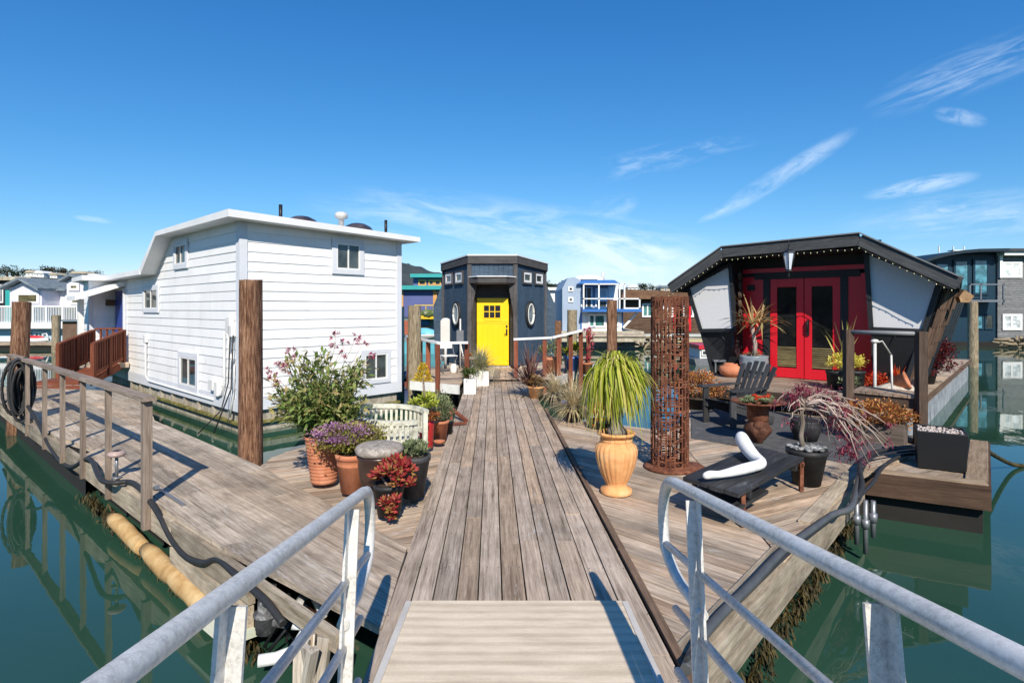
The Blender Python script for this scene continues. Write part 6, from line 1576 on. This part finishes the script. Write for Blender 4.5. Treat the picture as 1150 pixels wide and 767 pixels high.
# navy houseboat and its grey neighbour on the right
t, F = base('navy_houseboat', 'tall navy houseboat with a curved roof and large windows far right', 'houseboat', 36)
M_NAVY2 = paint('deep navy wall', (.010, .035, .06, 1), .45, .15, .5)
part('wall', M_NAVY2, t, lambda m: (F.box(m, 1040, 1122.5, 292, 384, .3, 9), F.poly(m, [(1040, 292), (1122.5, 292), (1122.5, 284), (1085, 285), (1050, 289)], .3, 9)))
def curv(m):
    pr = [(1028, 293.5), (1040, 289.2), (1055, 285.2), (1072, 282.3), (1090, 280.8), (1123, 280.2)]
    for a, b in zip(pr, pr[1:]):
        F.poly(m, [(a[0], a[1] + 3.4), (b[0], b[1] + 3.4), b, a], -.7, 10)
part('roof', paint('navy roof edge', (.012, .026, .04, 1), .5, .2), t, curv)
BLG = glass('blue reflecting glass', (.07, .20, .26, 1), .05)
for a, b, tp in ((1053.5, 1070, 294.5), (1074.5, 1092, 291.5), (1096.5, 1114, 290.5)): F.win(t, a, b, tp, 331, .26, M_NAVY2, (), BLG, .12)
F.win(t, 1099.5, 1108, 353, 370, .26, M_NAVY2, (), BLG, .08); F.win(t, 1109.5, 1119.5, 353, 370, .26, M_NAVY2, (), M_PANE, .08)
part('balcony', M_GREYM, t, lambda m: (F.box(m, 1076, 1115, 319.5, 320.8, -.9, .08), F.box(m, 1076, 1115, 337, 339.5, -.9, 1.2), [F.box(m, p, p + 1.3, 319.5, 343 if p > 1110 else 338, -.9, .08) for p in (1076, 1088, 1113)]))
part('hull', M_UNDER, t, lambda m: F.box(m, 1035, 1122, 384, 396, -.1, 9))
part('roof_chair', M_SASH, t, lambda m: [F.box(m, p, p + .9, 273, 280.5, 2, .06) for p in (1081, 1098, 1111)] + [F.box(m, 1098, 1112, 277, 278.2, 2, .5)])
t, F = base('grey_houseboat', 'grey clapboard houseboat with white framed windows at the right edge', 'houseboat', 36)
M_GREYW = wood('grey clapboards', (.17, .175, .18), (.27, .275, .28), grain=6, var=.12, blotch=.15, bm=.15)
def gw_(m):
    py = 287.0
    while py < 379.5: F.box(m, 1123.5, 1260, py + .12, py + 2.55, .2 + rnd(0, .015), .06); py += 2.65
    F.box(m, 1123.5, 1260, 287, 380, .29, 9)
part('wall', M_GREYW, t, gw_)
part('fascia', M_SASH, t, lambda m: F.box(m, 1122.8, 1262, 283, 287.2, -.35, .6)); part('roof', M_ROOFD, t, lambda m: F.box(m, 1122.8, 1262, 280, 283, -.5, 10)); part('downpipe', M_SASH, t, lambda m: F.box(m, 1124, 1127, 287, 312, .05, .14))
BL = glass('bright blind glass', (.55, .60, .62, 1), .2)
for tp in (294, 353): F.win(t, 1128.5, 1150, tp, tp + 17.5, .17, M_SASH, (.46,), BL, .12); F.win(t, 1172, 1196, tp, tp + 17.5, .17, M_SASH, (.46,), BL, .12)
part('hull', M_UNDER, t, lambda m: F.box(m, 1122.6, 1260, 380, 396, .1, 9))

# ------------------------------------------------------------------ wooded slope with houses, far left and middle
def tree(px, py, h, w, Y, label, tone, group):
    F = Far(Y); x, z = F.x(px), F.z(py); t = thing('broadleaf_tree', label, 'tree', (x, Y, z - h), 0, group)
    part('trunk', M_PILE, t, lambda m: (m.tube([(0, 0, -1), (.1, 0, h * .3), (0, .1, h * .6)], [w * .09, w * .07, w * .03], 7)))
    mb = MB(); cl = [(V((rnd(-.36, .36) * w, rnd(-.3, .3) * w, h * rnd(.42, .86))), rnd(.14, .26) * w) for k in range(11)]
    for k in range(620):
        c, r = RNG.choice(cl); d = rdir(); p = c + d * r * rnd(.5, 1.1); L_ = w * rnd(.05, .10)
        mb.leaf(p, rdir(), L_, L_ * .8, .2, min(1, max(0, rnd(0, .8) + .3 * d.z)))
    mb.build('crown', tone, t)
TG = leafm('hill foliage', [(.012, .022, .008, 1), (.030, .045, .016, 1), (.06, .075, .03, 1)], .15)
TB = leafm('brown hill foliage', [(.03, .022, .012, 1), (.07, .05, .025, 1), (.09, .085, .035, 1)], .15)
for px, py, h, w, tone, lab in ((8, 298, 9, 9, TG, 'tall round green tree on the skyline at the far left edge'), (-6, 301, 8, 10, TG, 'dense tree just outside the left edge of the hill'), (20, 301.5, 7, 10, TG, 'low spreading green tree right of the tall round one'), (33, 302.5, 5.5, 7, TG, 'small green tree above the white hill house'), (42, 302.5, 6, 7, TG, 'small dark tree right above the white hill house'), (56, 298.5, 9, 10, TB, 'large brownish tree with a broad crown on the skyline'), (52, 300.5, 8, 7, TG, 'green tree hidden half behind the large brownish one'), (68, 302, 6, 6, TG, 'small green tree between the two brownish trees'), (76, 302, 6, 8, TB, 'smaller brownish tree right of the large one'), (108, 305, 6, 8, TG, 'dark tree above the white houseboat porch roof'), (48, 310, 5, 12, TG, 'low dark tree in front of the hill houses')):
    tree(px, py, h, w, 318, lab, tone, 'trees on the far hillside')
for px, py, h, w, lab in ((724, 320, 4.5, 9, 'dark tree above the brown dock shed left end'), (737, 321, 4, 8, 'dark tree above the middle of the brown dock shed'), (620, 321, 5, 16, 'wide dark tree on the skyline behind the white boathouse')):
    tree(px, py, h, w, 300, lab, TG, 'trees on the far shore')
def hillhouse(a, b, top, bot, Y, wall, roofc, label):
    t, F = base('hill_house', label, 'house', Y, 'houses on the far hillside')
    part('wall', wall, t, lambda m: F.box(m, a, b, top, bot + 8, 0, 6)); mid = (a + b) / 2
    part('roof', roofc, t, lambda m: F.poly(m, [(a - 1, top + .4), (b + 1, top + .4), (b - 2, top - 2.2), (a + 2, top - 2.2)], -.6, 7))
    for k in range(2): p = a + (b - a) * (.22 + .42 * k); F.win(t, p, p + (b - a) * .16, top + 1.3, top + 3.6, -.05, M_SASH, (), M_PANE, .15)
for a, b, tp, bt, w, rc, lab in ((29, 39, 306, 311, M_SASH, M_TAN, 'white hill house left of the bright roofed one'), (39, 49, 306.5, 311, M_SASH, M_ROOFW, 'bright roofed white hill house below the small dark tree'), (56, 64, 308.5, 313, M_SASH, M_TAN, 'white hill house below the large brownish tree'), (80, 97, 307, 312, M_TAN, M_TAN, 'long tan hill house above the white cottage houseboat'), (98, 112, 310, 315, M_SASH, M_ROOFW, 'pale hill house behind the white houseboat porch')):
    hillhouse(a, b, tp, bt, 300, w, rc, lab)
for a, b, tp, bt, w, rc, lab in ((705, 716, 322.5, 326, M_SASH, M_ROOFW, 'white roofed far house left above the brown dock shed'), (742, 760, 323, 327, M_TAN, M_SHING, 'long grey roofed far house above the brown dock shed'), (612, 628, 326, 330, M_TAN, M_SHING, 'far house behind the white boathouse')):
    hillhouse(a, b, tp, bt, 280, w, rc, lab)

# made-up unseen shore behind the camera, added only to shape the reflections
mb = MB(); n = 40; vs = []
for j in range(4):
    for i in range(n + 1):
        x = -700 + 1400 * i / n; vs.append((x, -170 - j * 45, WATER_Z - 1 + (0, 9, 20, 26)[j] * (1 + .3 * math.sin(i * .9 + j))))
mb.add(vs, [(j * (n + 1) + i, j * (n + 1) + i + 1, (j + 1) * (n + 1) + i + 1, (j + 1) * (n + 1) + i) for j in range(3) for i in range(n)], smooth=True)
struct(mb.build('hillside', bpy.data.materials['hillside scrub']))
# ------------------------------------------------------------------ camera, sun, sky
cam = bpy.data.cameras.new('camera'); co = bpy.data.objects.new('camera', cam); COL.objects.link(co)
cam.sensor_width = 36; cam.lens = FPX / 1150 * 36; cam.shift_y = -(383.5 - CY) / 1150
cam.clip_start = .05; cam.clip_end = 20000
co.location = (0, 0, EYE); co.rotation_euler = (PI / 2, 0, 0); scene.camera = co
SUN_EL, SUN_AZ = math.radians(38.5), math.radians(8.0)     # the sun stands behind the camera, a little to its right
sd = V((math.sin(SUN_AZ) * math.cos(SUN_EL), -math.cos(SUN_AZ) * math.cos(SUN_EL), math.sin(SUN_EL)))
sl = bpy.data.lights.new('sun', 'SUN'); so = bpy.data.objects.new('sun', sl); COL.objects.link(so)
sl.energy = 4.3; sl.angle = math.radians(.5); sl.color = (1, .92, .79)
so.rotation_euler = (-sd).to_track_quat('-Z', 'Y').to_euler(); so.location = (0, -5, 20)
w = bpy.data.worlds.new('World'); scene.world = w; w.use_nodes = True
nt = w.node_tree; L = nt.links
bg = nt.nodes['Background']; bg.inputs['Strength'].default_value = .148
sky = nt.nodes.new('ShaderNodeTexSky'); sky.sky_type = 'NISHITA'; sky.sun_disc = False
sky.sun_elevation = SUN_EL; sky.sun_rotation = PI - SUN_AZ
sky.altitude = 0; sky.air_density = 1.0; sky.dust_density = .0; sky.ozone_density = 2.5
tc = nt.nodes.new('ShaderNodeTexCoord'); sp = nt.nodes.new('ShaderNodeSeparateXYZ'); L.new(tc.outputs['Generated'], sp.inputs[0])
def mth(op, a, b=None, c=None):
    n = nt.nodes.new('ShaderNodeMath'); n.operation = op
    for i, x in enumerate((a, b, c)):
        if x is None: continue
        if hasattr(x, 'is_output'): L.new(x, n.inputs[i])
        else: n.inputs[i].default_value = x
    return n.outputs[0]
yy = mth('MAXIMUM', sp.outputs['Y'], .05)
U, W = mth('DIVIDE', sp.outputs['X'], yy), mth('DIVIDE', sp.outputs['Z'], yy)
front = mth('GREATER_THAN', sp.outputs['Y'], .06)
def streak(p, q, width, k, nsc=(2.5, 22), seed=0.0, lo=.38, hi=.72):
    """a wisp of cirrus between two directions"""
    u0, v0 = (p[0] - CX) / FPX, (CY - p[1]) / FPX; u1, v1 = (q[0] - CX) / FPX, (CY - q[1]) / FPX
    a = math.atan2(v1 - v0, u1 - u0); ln = math.hypot(u1 - u0, v1 - v0) / 2; wd = width / FPX / 2
    du, dv = mth('SUBTRACT', U, (u0 + u1) / 2), mth('SUBTRACT', W, (v0 + v1) / 2)
    s_ = mth('ADD', mth('MULTIPLY', du, math.cos(a)), mth('MULTIPLY', dv, math.sin(a)))
    t_ = mth('SUBTRACT', mth('MULTIPLY', dv, math.cos(a)), mth('MULTIPLY', du, math.sin(a)))
    e = mth('ADD', mth('POWER', mth('ABSOLUTE', mth('DIVIDE', s_, ln)), 2.5), mth('POWER', mth('ABSOLUTE', mth('DIVIDE', t_, wd)), 2.0))
    m_ = mth('POWER', mth('MAXIMUM', mth('SUBTRACT', 1.0, e), 0.0), 1.3)
    cb = nt.nodes.new('ShaderNodeCombineXYZ'); L.new(mth('MULTIPLY', s_, nsc[0]), cb.inputs[0]); L.new(mth('MULTIPLY', t_, nsc[1]), cb.inputs[1]); cb.inputs[2].default_value = seed
    nz = nt.nodes.new('ShaderNodeTexNoise'); nz.inputs['Scale'].default_value = 2.2; nz.inputs['Detail'].default_value = 8; nz.inputs['Roughness'].default_value = .66; nz.inputs['Distortion'].default_value = .5
    L.new(cb.outputs[0], nz.inputs['Vector'])
    mr = nt.nodes.new('ShaderNodeMapRange'); mr.inputs[1].default_value = lo; mr.inputs[2].default_value = hi; mr.interpolation_type = 'SMOOTHSTEP'
    L.new(nz.outputs['Fac'], mr.inputs[0])
    return mth('MULTIPLY', mth('MULTIPLY', m_, mr.outputs[0]), k)
parts = [streak((795, 248), (968, 142), 26, .62, (5, 16), 1.3, .30, .72), streak((780, 252), (850, 215), 12, .4, (5, 18), 2.3, .3, .6),
         streak((965, 128), (1240, 20), 58, .42, (3, 26), 3.1), streak((1045, 126), (1112, 138), 22, .4, (7, 14), 4.2, .35, .6),
         streak((965, 222), (1105, 196), 22, .55, (5, 22), 5.7, .36, .6), streak((1045, 238), (1090, 232), 8, .5, (8, 20), 6.0, .3, .6),
         streak((920, 255), (1200, 215), 40, .35, (3, 24), 7.0), streak((980, 262), (1250, 235), 40, .5, (3, 20), 7.7),
         streak((330, 225), (860, 300), 80, .62, (3.2, 15), 8.4, .36, .68), streak((600, 262), (800, 315), 70, .75, (5, 12), 9.9, .36, .64),
         streak((620, 205), (870, 150), 36, .28, (4, 20), 10.5, .44, .66), streak((660, 240), (720, 225), 34, .4, (6, 12), 13.1), streak((80, 243), (130, 250), 8, .5, (6, 14), 11.0, .3, .6),
         streak((480, 300), (830, 312), 40, .5, (3, 14), 12.0, .35, .7)]
tot = parts[0]
for p_ in parts[1:]: tot = mth('ADD', tot, p_)
tot = mth('MULTIPLY', mth('MULTIPLY', mth('MINIMUM', tot, .9), .8), front)
hs = nt.nodes.new('ShaderNodeHueSaturation'); hs.inputs['Saturation'].default_value = 1.05; hs.inputs['Hue'].default_value = .497; L.new(sky.outputs[0], hs.inputs['Color'])
sp2 = nt.nodes.new('ShaderNodeSeparateColor'); L.new(hs.outputs[0], sp2.inputs[0])
cb2 = nt.nodes.new('ShaderNodeCombineColor')
for ch, (pw, kk) in enumerate(((1.45, 4.2), (.98, 4.4), (.74, 5.45))):      # deeper, clearer air than the sky model's default
    L.new(mth('MULTIPLY', mth('POWER', mth('MULTIPLY', sp2.outputs[ch], .11), pw), kk), cb2.inputs[ch])
mx = nt.nodes.new('ShaderNodeMix'); mx.data_type = 'RGBA'; L.new(tot, mx.inputs[0]); L.new(cb2.outputs[0], mx.inputs[6]); mx.inputs[7].default_value = (4.6, 5.3, 6.0, 1)
L.new(mx.outputs[2], bg.inputs['Color'])
scene.view_settings.view_transform = 'Standard'; scene.view_settings.look = 'None'
scene.view_settings.exposure = 0.5; scene.view_settings.gamma = 1.0; scene.view_settings.use_curve_mapping = False
scene.render.engine = 'CYCLES'
scene.cycles.use_denoising = True
scene.cycles.max_bounces = 6; scene.cycles.diffuse_bounces = 3; scene.cycles.glossy_bounces = 3; scene.cycles.transmission_bounces = 3
scene.cycles.caustics_reflective = False; scene.cycles.caustics_refractive = False
